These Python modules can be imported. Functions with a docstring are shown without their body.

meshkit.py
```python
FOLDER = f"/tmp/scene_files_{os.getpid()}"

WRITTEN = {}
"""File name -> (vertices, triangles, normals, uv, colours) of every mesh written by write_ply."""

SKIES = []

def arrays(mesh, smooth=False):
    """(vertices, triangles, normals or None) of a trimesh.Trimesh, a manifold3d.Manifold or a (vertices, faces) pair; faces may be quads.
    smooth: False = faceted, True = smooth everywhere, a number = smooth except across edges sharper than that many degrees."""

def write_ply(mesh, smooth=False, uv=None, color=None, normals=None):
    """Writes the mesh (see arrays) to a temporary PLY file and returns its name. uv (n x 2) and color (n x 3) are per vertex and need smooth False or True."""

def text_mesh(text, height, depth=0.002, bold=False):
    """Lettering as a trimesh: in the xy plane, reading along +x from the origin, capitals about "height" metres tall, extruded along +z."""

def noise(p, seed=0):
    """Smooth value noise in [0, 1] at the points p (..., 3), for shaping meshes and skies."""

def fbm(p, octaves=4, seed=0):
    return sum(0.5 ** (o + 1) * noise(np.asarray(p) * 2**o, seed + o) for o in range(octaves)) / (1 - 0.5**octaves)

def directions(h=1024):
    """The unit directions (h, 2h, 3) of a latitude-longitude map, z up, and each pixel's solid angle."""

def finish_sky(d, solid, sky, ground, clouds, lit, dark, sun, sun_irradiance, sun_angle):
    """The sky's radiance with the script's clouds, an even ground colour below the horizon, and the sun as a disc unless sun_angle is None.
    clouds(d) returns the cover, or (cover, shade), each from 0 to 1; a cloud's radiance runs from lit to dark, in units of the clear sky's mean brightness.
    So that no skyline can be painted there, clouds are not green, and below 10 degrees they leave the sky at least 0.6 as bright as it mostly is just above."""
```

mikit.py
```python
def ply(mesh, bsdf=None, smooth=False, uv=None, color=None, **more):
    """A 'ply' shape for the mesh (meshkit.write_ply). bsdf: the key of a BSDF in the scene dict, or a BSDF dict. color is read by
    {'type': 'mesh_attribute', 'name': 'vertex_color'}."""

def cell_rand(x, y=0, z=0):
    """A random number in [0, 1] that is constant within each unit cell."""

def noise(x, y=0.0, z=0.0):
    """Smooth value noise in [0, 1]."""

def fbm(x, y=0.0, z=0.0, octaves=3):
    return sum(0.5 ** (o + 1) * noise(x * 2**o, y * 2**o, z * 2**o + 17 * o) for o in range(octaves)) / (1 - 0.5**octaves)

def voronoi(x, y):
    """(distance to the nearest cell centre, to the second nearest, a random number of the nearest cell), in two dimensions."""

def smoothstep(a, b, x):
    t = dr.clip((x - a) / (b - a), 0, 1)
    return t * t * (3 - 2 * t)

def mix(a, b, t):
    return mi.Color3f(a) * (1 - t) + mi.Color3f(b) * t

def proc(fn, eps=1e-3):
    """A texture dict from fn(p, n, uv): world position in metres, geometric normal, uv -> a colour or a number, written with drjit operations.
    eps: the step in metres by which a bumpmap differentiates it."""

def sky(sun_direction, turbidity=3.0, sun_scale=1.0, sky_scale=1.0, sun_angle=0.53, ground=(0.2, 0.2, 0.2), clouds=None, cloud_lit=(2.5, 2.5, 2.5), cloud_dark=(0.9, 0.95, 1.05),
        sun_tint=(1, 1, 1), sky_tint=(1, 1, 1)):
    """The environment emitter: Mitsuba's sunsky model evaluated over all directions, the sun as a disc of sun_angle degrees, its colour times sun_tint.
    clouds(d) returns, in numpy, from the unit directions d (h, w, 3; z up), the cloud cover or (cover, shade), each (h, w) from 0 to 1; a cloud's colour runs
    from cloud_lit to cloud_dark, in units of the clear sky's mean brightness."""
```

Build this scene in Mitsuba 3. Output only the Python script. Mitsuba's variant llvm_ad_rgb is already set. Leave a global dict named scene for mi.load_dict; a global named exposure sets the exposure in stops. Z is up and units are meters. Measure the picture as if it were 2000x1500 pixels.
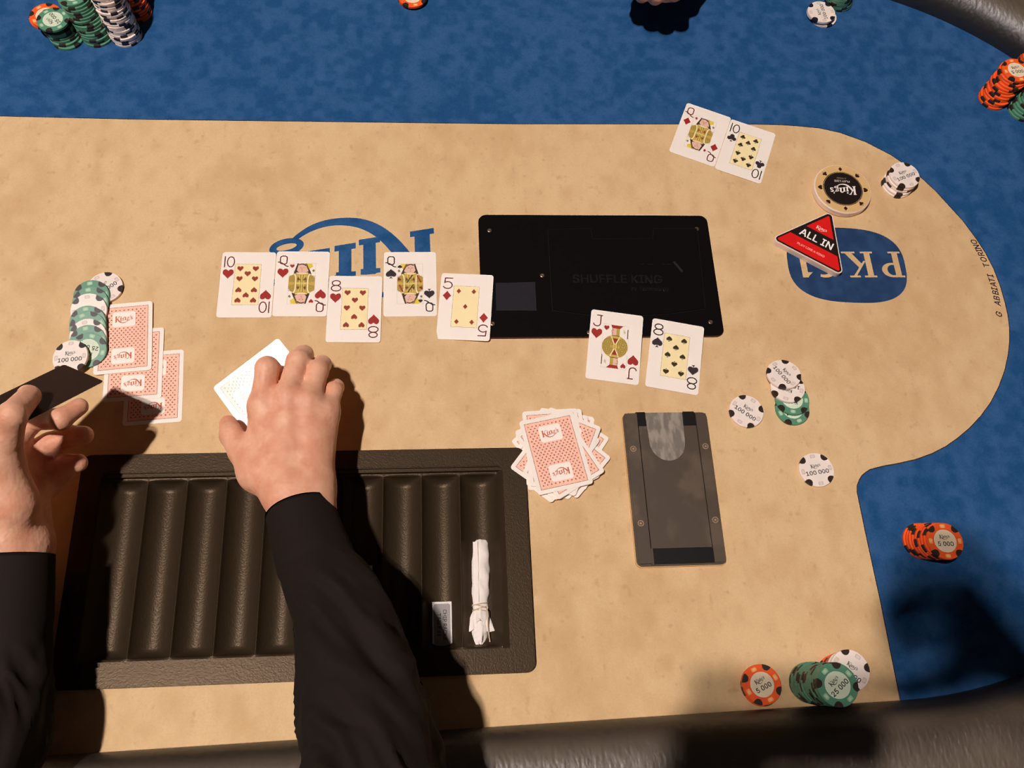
import math, random
import numpy as np
import trimesh, manifold3d as m3
import shapely.geometry as sg
from shapely import affinity
from shapely.ops import unary_union
import drjit as dr
import mitsuba as mi
import mikit, meshkit

T = mi.ScalarTransform4f
scene, labels = {}, {}
rng = random.Random(7)

# ------------------------------------------------------------------ camera, light, exposure
# metres; the table cloth lies in z = 0, x runs along the table, y away from the dealer, the floor is at z = -0.76
CAM = np.array([0.0, 0.0, 0.94874])
FOCAL = 1750.0                                   # pixels of a 2000 x 1500 picture
YAW, PITCH, ROLL = math.radians(-12.0), 0.40921, 0.18097
def _axes():
    c, s = math.cos(YAW), math.sin(YAW)
    rz = np.array([[c, -s, 0], [s, c, 0], [0, 0, 1]])
    fw = np.array([0, math.sin(PITCH), -math.cos(PITCH)]); up = np.array([0, math.cos(PITCH), math.sin(PITCH)]); rt = np.array([1.0, 0, 0])
    c, s = math.cos(ROLL), math.sin(ROLL)
    return rz @ (c * rt + s * up), rz @ (-s * rt + c * up), rz @ fw
RIGHT, UP, FWD = _axes()
scene['camera'] = {'type': 'perspective', 'fov': 2 * math.degrees(math.atan(1000 / FOCAL)), 'fov_axis': 'x', 'near_clip': 0.02, 'far_clip': 50.0,
                   'to_world': T().look_at(origin=CAM.tolist(), target=(CAM + FWD).tolist(), up=UP.tolist())}
exposure = 0.0
scene['room_light'] = {'type': 'constant', 'radiance': {'type': 'rgb', 'value': [0.045, 0.034, 0.028]}}
LAMPS = [((-1.62, -0.28, 5.0), 4500.0), ((-1.56, -0.09, 5.0), 3200.0)]
LAMP_TINT = (0.925, 0.822, 0.800)
AIM = (0.12, 0.45, 0.0)

def at(px, py, z=0.0):
    """the point at height z that the photograph shows at (px, py)"""
    d = RIGHT * (px - 1000) / FOCAL - UP * (py - 750) / FOCAL + FWD
    return CAM + d * ((z - CAM[2]) / d[2])

# ------------------------------------------------------------------ helpers
def lin(c):
    c = np.asarray(c, float) / 255.0
    return np.where(c <= 0.04045, c / 12.92, ((c + 0.055) / 1.055) ** 2.4)

def mat(name, rgb, rough=0.5, spec=0.5, tex=None, bump=None, scale=0.0002, **kw):
    base = tex if tex is not None else {'type': 'rgb', 'value': lin(rgb).tolist()}
    d = {'type': 'principled', 'base_color': base, 'roughness': rough, 'specular': spec, **kw}
    if bump is not None:
        d = {'type': 'bumpmap', 'arbitrary': bump, 'scale': scale, 'bsdf': d}
    scene[name] = {'type': 'twosided', 'bsdf': d}
    return name

used = set()
def numbered(key):
    if key not in used:
        used.add(key); return key
    k = 1
    while f'{key}_{k:03d}' in used: k += 1
    used.add(f'{key}_{k:03d}')
    return f'{key}_{k:03d}'

def part(key, shape, to=None):
    key = numbered(key)
    scene[key] = dict(shape) if to is None else {**shape, 'to_world': to}
    return key

def thing(name, label, category, group=None, kind=None):
    key = numbered(name)
    labels[key] = {'label': label, 'category': category}
    if group: labels[key]['group'] = group
    if kind: labels[key]['kind'] = kind
    return key

def structure(name, mesh, bsdf, label):
    key = numbered(name)
    scene[key] = mikit.ply(mesh, bsdf)
    labels[key] = {'label': label, 'kind': 'structure', 'category': name.split('_')[0]}

def pose(p, rot=0.0, tilt=None):
    """to_world: a spin about z, then a rotation matrix, then a shift"""
    c, s = math.cos(rot), math.sin(rot)
    m = np.array([[c, -s, 0], [s, c, 0], [0, 0, 1.0]])
    if tilt is not None: m = np.asarray(tilt) @ m
    M = np.eye(4); M[:3, :3] = m; M[:3, 3] = p
    return T(M.tolist())

def tilt_to(direction, angle):
    """turns the plane so that its side towards the given xy direction goes down by angle"""
    d = np.array([direction[0], direction[1], 0.0]); d /= np.linalg.norm(d)
    ax = np.cross([0, 0, 1.0], d)
    return trimesh.transformations.rotation_matrix(angle, ax)[:3, :3]

def polys(g):
    if g.is_empty: return []
    return [p for p in getattr(g, 'geoms', [g]) if p.geom_type == 'Polygon' and p.area > 1e-10]

def extrude(g, z0, z1):
    ms = []
    for p in polys(g):
        m = trimesh.creation.extrude_polygon(p, z1 - z0, engine='earcut'); m.apply_translation([0, 0, z0]); ms.append(m)
    return trimesh.util.concatenate(ms)

def bevelled(g, z0, z1, b, steps=2):
    """an extrusion whose upper edge is rounded by b"""
    ms = [extrude(g, z0, z1 - b)]
    for i in range(steps):
        a0, a1 = math.pi / 2 * i / steps, math.pi / 2 * (i + 1) / steps
        ms.append(extrude(g.buffer(-b * (1 - math.cos((a0 + a1) / 2))), z1 - b + b * math.sin(a0) - (1e-5 if i else 0), z1 - b + b * math.sin(a1)))
    return trimesh.util.concatenate(ms)

def flat(g, z):
    vs, fs, n = [], [], 0
    for p in polys(g):
        v, f = trimesh.creation.triangulate_polygon(p, engine='earcut')
        v = np.c_[v, np.full(len(v), z)]
        a = v[f]; nz = np.cross(a[:, 1] - a[:, 0], a[:, 2] - a[:, 0])[:, 2]
        f = np.where((nz < 0)[:, None], f[:, ::-1], f)
        vs.append(v); fs.append(f + n); n += len(v)
    return (np.vstack(vs), np.vstack(fs)) if vs else (np.zeros((0, 3)), np.zeros((0, 3), int))

class Print:
    """flat print: coloured areas, each layer a hair above the one before"""
    def __init__(self, z=0.0, step=0.00003):
        self.z, self.step, self.v, self.f, self.c, self.n = z, step, [], [], [], 0
    def add(self, g, rgb, layer=1):
        if isinstance(g, trimesh.Trimesh): v, f = np.array(g.vertices), np.array(g.faces); v = v.copy(); v[:, 2] = self.z + self.step * layer
        else: v, f = flat(g, self.z + self.step * layer)
        if len(v):
            self.v.append(v); self.f.append(f + self.n); self.c.append(np.tile(lin(rgb), (len(v), 1))); self.n += len(v)
        return self
    def shape(self, bsdf='print'):
        m = trimesh.Trimesh(np.vstack(self.v), np.vstack(self.f), process=False)
        return mikit.ply(m, bsdf, color=np.vstack(self.c))

def rect(x0, y0, x1, y1, r=0.0):
    b = sg.box(x0 + r, y0 + r, x1 - r, y1 - r)
    return b.buffer(r, quad_segs=6) if r else b
def disc(x, y, r, q=16): return sg.Point(x, y).buffer(r, quad_segs=q)
def ellipse(x, y, a, b, q=14): return affinity.scale(disc(x, y, 1, q), a, b, origin=(x, y))
def stroke(pts, w, cap='flat', join='round'): return sg.LineString(pts).buffer(w / 2, cap_style=cap, join_style=join, quad_segs=5)
def arc(cx, cy, rx, ry, a0, a1, n=18):
    t = np.radians(np.linspace(a0, a1, n)); return [(cx + rx * math.cos(a), cy + ry * math.sin(a)) for a in t]
def taper(pts, ws):
    """a brush stroke of changing width"""
    p = np.asarray(pts, float); d = np.gradient(p, axis=0); d /= np.linalg.norm(d, axis=1, keepdims=True); nrm = np.c_[-d[:, 1], d[:, 0]]
    w = np.interp(np.linspace(0, 1, len(p)), np.linspace(0, 1, len(ws)), ws)[:, None] / 2
    return sg.Polygon(np.vstack([p + nrm * w, (p - nrm * w)[::-1]])).buffer(0)
def bez(p, n=16):
    p = np.asarray(p, float); t = np.linspace(0, 1, n)[:, None]
    return (1 - t) ** 3 * p[0] + 3 * (1 - t) ** 2 * t * p[1] + 3 * (1 - t) * t * t * p[2] + t ** 3 * p[3]
def place(g, x=0, y=0, rot=0, s=1.0): return affinity.translate(affinity.rotate(affinity.scale(g, s, s, origin=(0, 0)), rot, origin=(0, 0)), x, y)

TXT = {}
def text(s, h, bold=False, shear=0.0, squeeze=1.0):
    """flat lettering centred on the origin"""
    k = (s, bold)
    if k not in TXT:
        m = meshkit.text_mesh(s, 1.0, 0.01, bold)
        keep = m.face_normals[:, 2] > 0.9
        TXT[k] = (np.array(m.vertices), np.array(m.faces)[keep])
    v, f = TXT[k]
    ids, inv = np.unique(f, return_inverse=True)
    v = v[ids].copy() * h; v[:, 0] *= squeeze; v[:, 0] += shear * v[:, 1]; v[:, 2] = 0
    v[:, 0] -= (v[:, 0].min() + v[:, 0].max()) / 2; v[:, 1] -= (v[:, 1].min() + v[:, 1].max()) / 2
    return trimesh.Trimesh(v, inv.reshape(f.shape), process=False)
def moved(m, x=0, y=0, rot=0):
    m = m.copy(); m.apply_transform(trimesh.transformations.rotation_matrix(math.radians(rot), [0, 0, 1])); m.apply_translation([x, y, 0]); return m

def box(x0, y0, z0, x1, y1, z1):
    m = trimesh.creation.box([x1 - x0, y1 - y0, z1 - z0]); m.apply_translation([(x0 + x1) / 2, (y0 + y1) / 2, (z0 + z1) / 2]); return m
def lathe(profile, n=40):
    return trimesh.creation.revolve(np.asarray(profile, float), sections=n)

def tube(path, radii, n=10, closed=False, squash=None, up=None):
    """a tube along a path of points"""
    p = np.asarray(path, float); k = len(p)
    r = np.broadcast_to(np.asarray(radii, float), (k,))
    d = (np.roll(p, -1, 0) - np.roll(p, 1, 0)) if closed else np.gradient(p, axis=0)
    d /= np.linalg.norm(d, axis=1, keepdims=True)
    a = np.cross(d, np.array([0, 0, 1.0]) if up is None else up)
    bad = np.linalg.norm(a, axis=1) < 1e-6; a[bad] = [1, 0, 0]
    a /= np.linalg.norm(a, axis=1, keepdims=True); b = np.cross(a, d)
    t = np.arange(n) * 2 * math.pi / n
    sq = 1.0 if squash is None else squash
    v = p[:, None] + r[:, None, None] * (np.cos(t)[None, :, None] * a[:, None] + sq * np.sin(t)[None, :, None] * b[:, None])
    f = []
    for i in range(k if closed else k - 1):
        j = (i + 1) % k
        for q in range(n):
            w = (q + 1) % n
            f += [[i * n + q, j * n + w, j * n + q], [i * n + q, i * n + w, j * n + w]]
    v = v.reshape(-1, 3)
    if not closed:
        v = np.vstack([v, p[0], p[-1]]); c0, c1 = len(v) - 2, len(v) - 1
        for q in range(n):
            w = (q + 1) % n
            f += [[c0, w, q], [c1, (k - 1) * n + q, (k - 1) * n + w]]
    m = trimesh.Trimesh(v, np.array(f)[:, ::-1], process=False)
    if m.volume < 0: m.invert()
    return m

def surface_nets(F, origin, h):
    """the zero surface of a grid of signed distances"""
    s = F < 0; nx, ny, nz = F.shape
    cells = np.zeros((nx - 1, ny - 1, nz - 1), int)
    for a in (0, 1):
        for b in (0, 1):
            for c in (0, 1): cells += s[a:nx - 1 + a, b:ny - 1 + b, c:nz - 1 + c]
    active = (cells > 0) & (cells < 8)
    idx = -np.ones(active.shape, int); idx[active] = np.arange(active.sum())
    I = np.argwhere(active); pos = np.zeros((len(I), 3)); cnt = np.zeros(len(I))
    corner = [(a, b, c) for a in (0, 1) for b in (0, 1) for c in (0, 1)]
    for A in corner:
        for ax in range(3):
            if A[ax]: continue
            B = list(A); B[ax] = 1
            fa = F[I[:, 0] + A[0], I[:, 1] + A[1], I[:, 2] + A[2]]; fb = F[I[:, 0] + B[0], I[:, 1] + B[1], I[:, 2] + B[2]]
            on = (fa < 0) != (fb < 0)
            t = np.where(on, fa / np.where(on, fa - fb, 1), 0)
            p = np.tile(np.array(A, float), (len(I), 1)); p[:, ax] += t
            pos[on] += p[on]; cnt[on] += 1
    v = (I + pos / cnt[:, None]) * h + origin
    fs = []
    for ax in range(3):
        o1, o2 = [(1, 2), (2, 0), (0, 1)][ax]
        sl0 = [slice(None)] * 3; sl1 = [slice(None)] * 3
        sl0[ax] = slice(0, -1); sl1[ax] = slice(1, None)
        e = np.argwhere(s[tuple(sl0)] != s[tuple(sl1)])
        ok = (e[:, o1] > 0) & (e[:, o2] > 0) & (e[:, o1] < F.shape[o1] - 1) & (e[:, o2] < F.shape[o2] - 1)
        e = e[ok]; inside = s[e[:, 0], e[:, 1], e[:, 2]]
        def cell(d1, d2):
            q = e.copy(); q[:, o1] -= d1; q[:, o2] -= d2; return idx[q[:, 0], q[:, 1], q[:, 2]]
        q = np.stack([cell(1, 1), cell(0, 1), cell(0, 0), cell(1, 0)], 1)
        q[~inside] = q[~inside][:, ::-1]
        fs.append(q)
    q = np.vstack(fs)
    return trimesh.Trimesh(v, np.vstack([q[:, [0, 1, 2]], q[:, [0, 2, 3]]]), process=False)

def soften(m, n):
    """shrink-free smoothing of a closed mesh"""
    f = m.faces; e = np.vstack([f[:, [0, 1]], f[:, [1, 2]], f[:, [2, 0]]]); v = np.array(m.vertices); k = len(v)
    cnt = np.maximum(np.bincount(e[:, 0], minlength=k) + np.bincount(e[:, 1], minlength=k), 1)[:, None]
    for i in range(2 * n):
        acc = np.stack([np.bincount(e[:, 0], v[e[:, 1], q], k) + np.bincount(e[:, 1], v[e[:, 0], q], k) for q in range(3)], 1) / cnt
        v = v + (0.5 if i % 2 == 0 else -0.52) * (acc - v)
    m.vertices = v
    if m.volume < 0: m.invert()
    return m
def smin(a, b, k):
    h = np.clip(0.5 + 0.5 * (b - a) / k, 0, 1)
    return b + (a - b) * h - k * h * (1 - h)
def cone(X, a, b, ra, rb):
    a, b = np.asarray(a, float), np.asarray(b, float); ba = b - a
    t = np.clip(((X - a) @ ba) / (ba @ ba), 0, 1)
    return np.linalg.norm(X - a - t[..., None] * ba, axis=-1) - (ra + (rb - ra) * t)
def grid(lo, hi, h):
    ax = [np.arange(l, u + h, h) for l, u in zip(lo, hi)]
    return np.stack(np.meshgrid(*ax, indexing='ij'), -1).astype(np.float32)

# ------------------------------------------------------------------ materials
fbm, noise, smoothstep, mix = mikit.fbm, mikit.noise, mikit.smoothstep, mikit.mix
def rgb(r, g, b): return mi.Color3f(*[float(v) for v in lin((r, g, b))])
def tan_color(p, n, uv):
    big = fbm(p.x * 9, p.y * 9, 0.3, 4); mid = fbm(p.x * 60, p.y * 45, 5.1, 3); fine = noise(p.x * 900, p.y * 900, 2.0)
    c = mix(rgb(216, 184, 137), rgb(202, 166, 119), smoothstep(0.3, 0.75, big * 0.55 + mid * 0.45))
    fleck = smoothstep(0.62, 0.82, fbm(p.x * 150 + 7, p.y * 120, 1.7, 3))
    return mix(c, rgb(172, 134, 90), fleck * 0.3) * (0.965 + 0.07 * fine)
def blue_color(p, n, uv):
    big = fbm(p.x * 14, p.y * 14, 3.3, 4); mid = fbm(p.x * 80, p.y * 80, 8.1, 3); fine = noise(p.x * 800, p.y * 800, 4.0)
    c = mix(rgb(28, 74, 119), rgb(48, 89, 134), smoothstep(0.3, 0.7, big * 0.35 + mid * 0.65))
    return c * (0.9 + 0.2 * fine)
def badge_color(p, n, uv):
    return mix(rgb(33, 58, 92), rgb(43, 70, 106), smoothstep(0.3, 0.7, fbm(p.x * 90, p.y * 90, 2.2, 4)))
def cloth_bump(p, n, uv): return noise(p.x * 1100, p.y * 1100, p.z * 1100)
mat('tan_cloth', 0, 0.9, 0.15, tex=mikit.proc(tan_color))
mat('blue_cloth', 0, 0.9, 0.15, tex=mikit.proc(blue_color))
mat('piping', (52, 44, 48), 0.8, 0.2)
def leather_bump(p, n, uv):
    a = noise(p.x * 360, p.y * 140, p.z * 140); b = noise(p.x * 640 + 3, p.y * 300, p.z * 300)
    return a * 0.7 + b * 0.3
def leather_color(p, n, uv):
    painted_sheen = smoothstep(0.026, 0.043, p.z) * (0.75 + 0.5 * fbm(p.x * 25, p.y * 25, 4.0, 3))  # sheen on the rail top painted as a grey that grows with height
    return mix(rgb(24, 20, 16), rgb(88, 76, 62), dr.clip(painted_sheen, 0, 1))
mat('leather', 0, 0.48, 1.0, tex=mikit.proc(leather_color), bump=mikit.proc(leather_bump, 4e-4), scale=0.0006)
def grain_bump(p, n, uv): return noise(p.x * 900, p.y * 900, p.z * 900)
mat('tray_plastic', (46, 37, 26), 0.42, 0.28, spec_tint=0.8, bump=mikit.proc(grain_bump, 3e-4), scale=0.00012)
mat('acrylic_black', (10, 8, 8), 0.2, 0.6)
mat('acrylic_relief', (19, 17, 16), 0.3, 0.6)
mat('acrylic_edge', (70, 12, 6), 0.3, 0.5)
mat('acrylic_gloss', (5, 5, 5), 0.06, 0.4)
mat('window_grey', (36, 33, 38), 0.3, 0.5)
def worn(p, n, uv):
    w = smoothstep(0.45, 0.75, fbm(p.x * 40, p.y * 40, 1.0, 4))
    return mix(rgb(72, 60, 47), rgb(88, 74, 58), w)
mat('holder_plastic', 0, 0.5, 0.5, tex=mikit.proc(worn))
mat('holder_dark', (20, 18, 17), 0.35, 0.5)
def scratched(p, n, uv):
    w = fbm(p.x * 220, p.y * 90, 1.0, 4)
    return mix(rgb(112, 103, 92), rgb(146, 136, 122), smoothstep(0.3, 0.75, w))
mat('brushed_steel', 0, 0.5, 0.5, tex=mikit.proc(scratched))
mat('screw_metal', (120, 100, 80), 0.35, 0.5, metallic=0.7)
mat('bronze_ring', (150, 122, 94), 0.5, 0.4)
mat('wood_edge', (196, 160, 105), 0.6, 0.3)
mat('print', 0, 0.55, 0.3, tex={'type': 'mesh_attribute', 'name': 'vertex_color'})
mat('card_stock', (240, 229, 214), 0.45, 0.4)
mat('card_glossy', (246, 236, 218), 0.22, 0.6)
mat('print_glossy', 0, 0.22, 0.6, tex={'type': 'mesh_attribute', 'name': 'vertex_color'})
mat('card_dark', (40, 22, 15), 0.5, 0.3)
mat('chip_white', (236, 220, 206), 0.5, 0.4)
mat('chip_green', (84, 138, 108), 0.45, 0.4)
mat('chip_orange', (243, 92, 34), 0.45, 0.4)
mat('chip_spot', (44, 33, 25), 0.5, 0.4)
mat('chip_spot_blue', (30, 27, 38), 0.5, 0.4)
mat('clear_plastic', (228, 206, 188), 0.12, 0.6, clearcoat=0.6)
mat('paper', (235, 226, 214), 0.85, 0.2)
mat('rubber_band', (196, 176, 140), 0.6, 0.3)
mat('sticker', (222, 214, 204), 0.6, 0.3)
def skin_color(p, n, uv):
    w = fbm(p.x * 70, p.y * 70, p.z * 70, 3); f = noise(p.x * 420, p.y * 420, p.z * 420)
    c = mix(rgb(222, 167, 134), rgb(210, 146, 114), smoothstep(0.3, 0.75, w))
    return c * (0.95 + 0.1 * f)
def skin_bump(p, n, uv): return fbm(p.x * 260, p.y * 260, p.z * 260, 3)
mat('skin', 0, 0.5, 0.35, tex=mikit.proc(skin_color), bump=mikit.proc(skin_bump, 5e-4), scale=0.0005)
mat('nail', (226, 172, 142), 0.3, 0.5)
mat('shirt_black', (25, 20, 17), 0.82, 0.2, spec_tint=0.6)
mat('badge_cloth', 0, 0.9, 0.15, tex=mikit.proc(badge_color))
mat('hoodie', (26, 25, 28), 0.9, 0.2)
mat('hair', (38, 27, 20), 0.6, 0.3)
mat('eye', (30, 25, 22), 0.2, 0.5)
mat('floor_carpet', (40, 24, 22), 0.95, 0.1)
mat('wall_paint', (44, 34, 32), 0.9, 0.2)
mat('board', (46, 38, 32), 0.7, 0.3)
mat('lamp_housing', (20, 20, 20), 0.5, 0.4)

# ------------------------------------------------------------------ the room
structure('floor', box(-5, -5, -0.80, 5, 6, -0.76), 'floor_carpet', 'dark carpet floor under the table')
for nm, b in (('left', (-5.1, -5, -0.76, -5, 6, 5.6)), ('right', (5, -5, -0.76, 5.1, 6, 5.6)), ('front', (-5, 6, -0.76, 5, 6.1, 5.6)), ('back', (-5, -5.1, -0.76, 5, -5, 5.6))):
    structure('wall_' + nm, box(*b), 'wall_paint', f'dark {nm} wall of the room')
for i, (pos, power) in enumerate(LAMPS):
    k = thing('spot_lamp', ['brighter ceiling spot lamp above the table', 'weaker ceiling spot lamp above the table'][i], 'lamp')
    d = np.array(AIM) - pos; d /= np.linalg.norm(d)
    to = T().look_at(origin=list(pos), target=list(AIM), up=[0, 1, 0])
    hous = lathe([(0.0, -0.20), (0.05, -0.20), (0.085, -0.14), (0.085, 0.02), (0.075, 0.02), (0.07, -0.02), (0.0, -0.02)], 32)
    part(k + '__housing', mikit.ply(hous, 'lamp_housing', smooth=35), to)
    v, f = flat(disc(0, 0, 0.065, 10), 0.0)
    part(k + '__lens', {**mikit.ply(trimesh.Trimesh(v, f, process=False)), 'emitter': {'type': 'area', 'radiance': {'type': 'rgb', 'value': [power * c for c in LAMP_TINT]}}}, to)

# ------------------------------------------------------------------ the table
XM = -0.14                                         # the dealer's place: the table is symmetric about it
CY, RAD = 0.54, 0.507
XR = 0.475; XL = 2 * XM - XR
def warp_y(x, y):
    """the near edge is not quite parallel to the far one"""
    return y + (0.0033 + 0.0203 * (np.clip(x, -0.8, 0.6) - 0.1)) * np.clip((0.30 - y) / 0.25, 0, 1)
def racetrack(r):
    g = unary_union([sg.box(XL, CY - r, XR, CY + r), disc(XL, CY, r, 40), disc(XR, CY, r, 40)]).segmentize(0.05)
    return sg.Polygon([(x, float(warp_y(x, y))) for x, y in g.exterior.coords])
TRAY = (-0.3795, 0.0835, 0.0960, 0.3235)           # outer rim of the chip tray
well = rect(-0.3565, 0.1035, 0.0705, 0.3020, 0.006)
half = [(XM, 0.774), (0.102, 0.774), (0.308, 0.777), (0.400, 0.7785), (0.4347, 0.7785), (0.4640, 0.7783), (0.4914, 0.7765), (0.5200, 0.7735), (0.547, 0.7665), (0.580, 0.7515), (0.6111, 0.7304),
        (0.630, 0.7120), (0.6453, 0.6935), (0.6600, 0.6730), (0.6729, 0.6499), (0.6860, 0.6270), (0.697, 0.6004), (0.7045, 0.5780), (0.7093, 0.5546), (0.7114, 0.5300), (0.7114, 0.5065), (0.7103, 0.4880), (0.7077, 0.4706),
        (0.7030, 0.4530), (0.6962, 0.4345), (0.6860, 0.4130), (0.6726, 0.3917), (0.6575, 0.3720), (0.6404, 0.3546), (0.6230, 0.3400), (0.6051, 0.3276), (0.5880, 0.3175), (0.5696, 0.3094), (0.5480, 0.3025), (0.5239, 0.2978),
        (0.5100, 0.2958), (0.4985, 0.2934), (0.4910, 0.2915), (0.4853, 0.2882), (0.4795, 0.2840), (0.4755, 0.2787), (0.4720, 0.2725), (0.4705, 0.2656), (0.4708, 0.2185), (0.4722, 0.1429), (0.4722, 0.005)]
tan = sg.Polygon(half + [(2 * XM - x, y) for x, y in half[::-1]]).intersection(racetrack(RAD + 0.010))
BLUE_Z = -0.0006
tb = thing('poker_table', 'oval poker table with tan and blue cloth and black leather rail', 'table')
hole = rect(*TRAY, 0.010).buffer(-0.006)
part(tb + '__blue_cloth', mikit.ply(extrude(racetrack(RAD + 0.01).difference(hole), -0.004, BLUE_Z), 'blue_cloth'))
part(tb + '__tan_cloth', mikit.ply(extrude(tan.difference(hole), BLUE_Z, 0.0), 'tan_cloth'))
part(tb + '__piping', mikit.ply(extrude(tan.buffer(0.0011).difference(tan).intersection(racetrack(RAD)), BLUE_Z, -0.0001), 'piping'))
part(tb + '__table_board', mikit.ply(extrude(racetrack(RAD + 0.10).difference(hole.buffer(0.001)), -0.035, -0.004), 'board'))
# padded rail: a rounded profile led round the racetrack
def racetrack_path(n=64):
    a = np.linspace(-math.pi / 2, math.pi / 2, n)
    pts = [(XR, CY, math.cos(t), math.sin(t)) for t in a] + [(XL, CY, -math.cos(t), math.sin(t)) for t in a[::-1]]
    return pts
prof = [(0.002, -0.03), (0.0015, 0.0)] + [(0.044 - 0.042 * math.cos(t), 0.004 + 0.040 * math.sin(t)) for t in np.linspace(0.05, math.pi / 2, 10)] + [(0.075, 0.0445)] + [(0.085 + 0.045 * math.sin(t), 0.0 + 0.044 * math.cos(t)) for t in np.linspace(0.0, math.pi * 0.9, 12)] + [(0.06, -0.03)]
path = racetrack_path(); dense = []
for i in range(len(path)):                       # straight runs get points too, so that the grain has vertices
    dense.append(path[i]); q = path[(i + 1) % len(path)]
    if abs(q[0] - path[i][0]) > 0.5:
        for t in np.linspace(0, 1, 24)[1:-1]: dense.append(tuple(np.array(path[i]) * (1 - t) + np.array(q) * t))
V = np.array([[[cx + (RAD + r) * ux, cy + (RAD + r) * uy, z] for r, z in prof] for cx, cy, ux, uy in dense])
n, k = V.shape[:2]; F = []
for i in range(n):
    j = (i + 1) % n
    for q in range(k):
        w = (q + 1) % k
        F += [[i * k + q, j * k + q, j * k + w], [i * k + q, j * k + w, i * k + w]]
V = V.reshape(-1, 3); V[:, 1] = warp_y(V[:, 0], V[:, 1])
rail = trimesh.Trimesh(V, np.array(F), process=False)
if rail.volume < 0: rail.invert()
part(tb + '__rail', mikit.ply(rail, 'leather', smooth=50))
labels[tb + '__rail'] = {'label': 'black leather padded rail'}
labels[tb + '__tan_cloth'] = {'label': 'tan cloth playing area'}
labels[tb + '__blue_cloth'] = {'label': 'blue cloth surround'}
for x in (XL, XM - 0.35, XM + 0.35, XR):
    part(tb + '__leg', mikit.ply(lathe([(0, -0.76), (0.16, -0.76), (0.16, -0.74), (0.05, -0.70), (0.05, -0.035), (0, -0.035)], 24), 'board', smooth=35), T().translate([x, CY, 0]))

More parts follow.
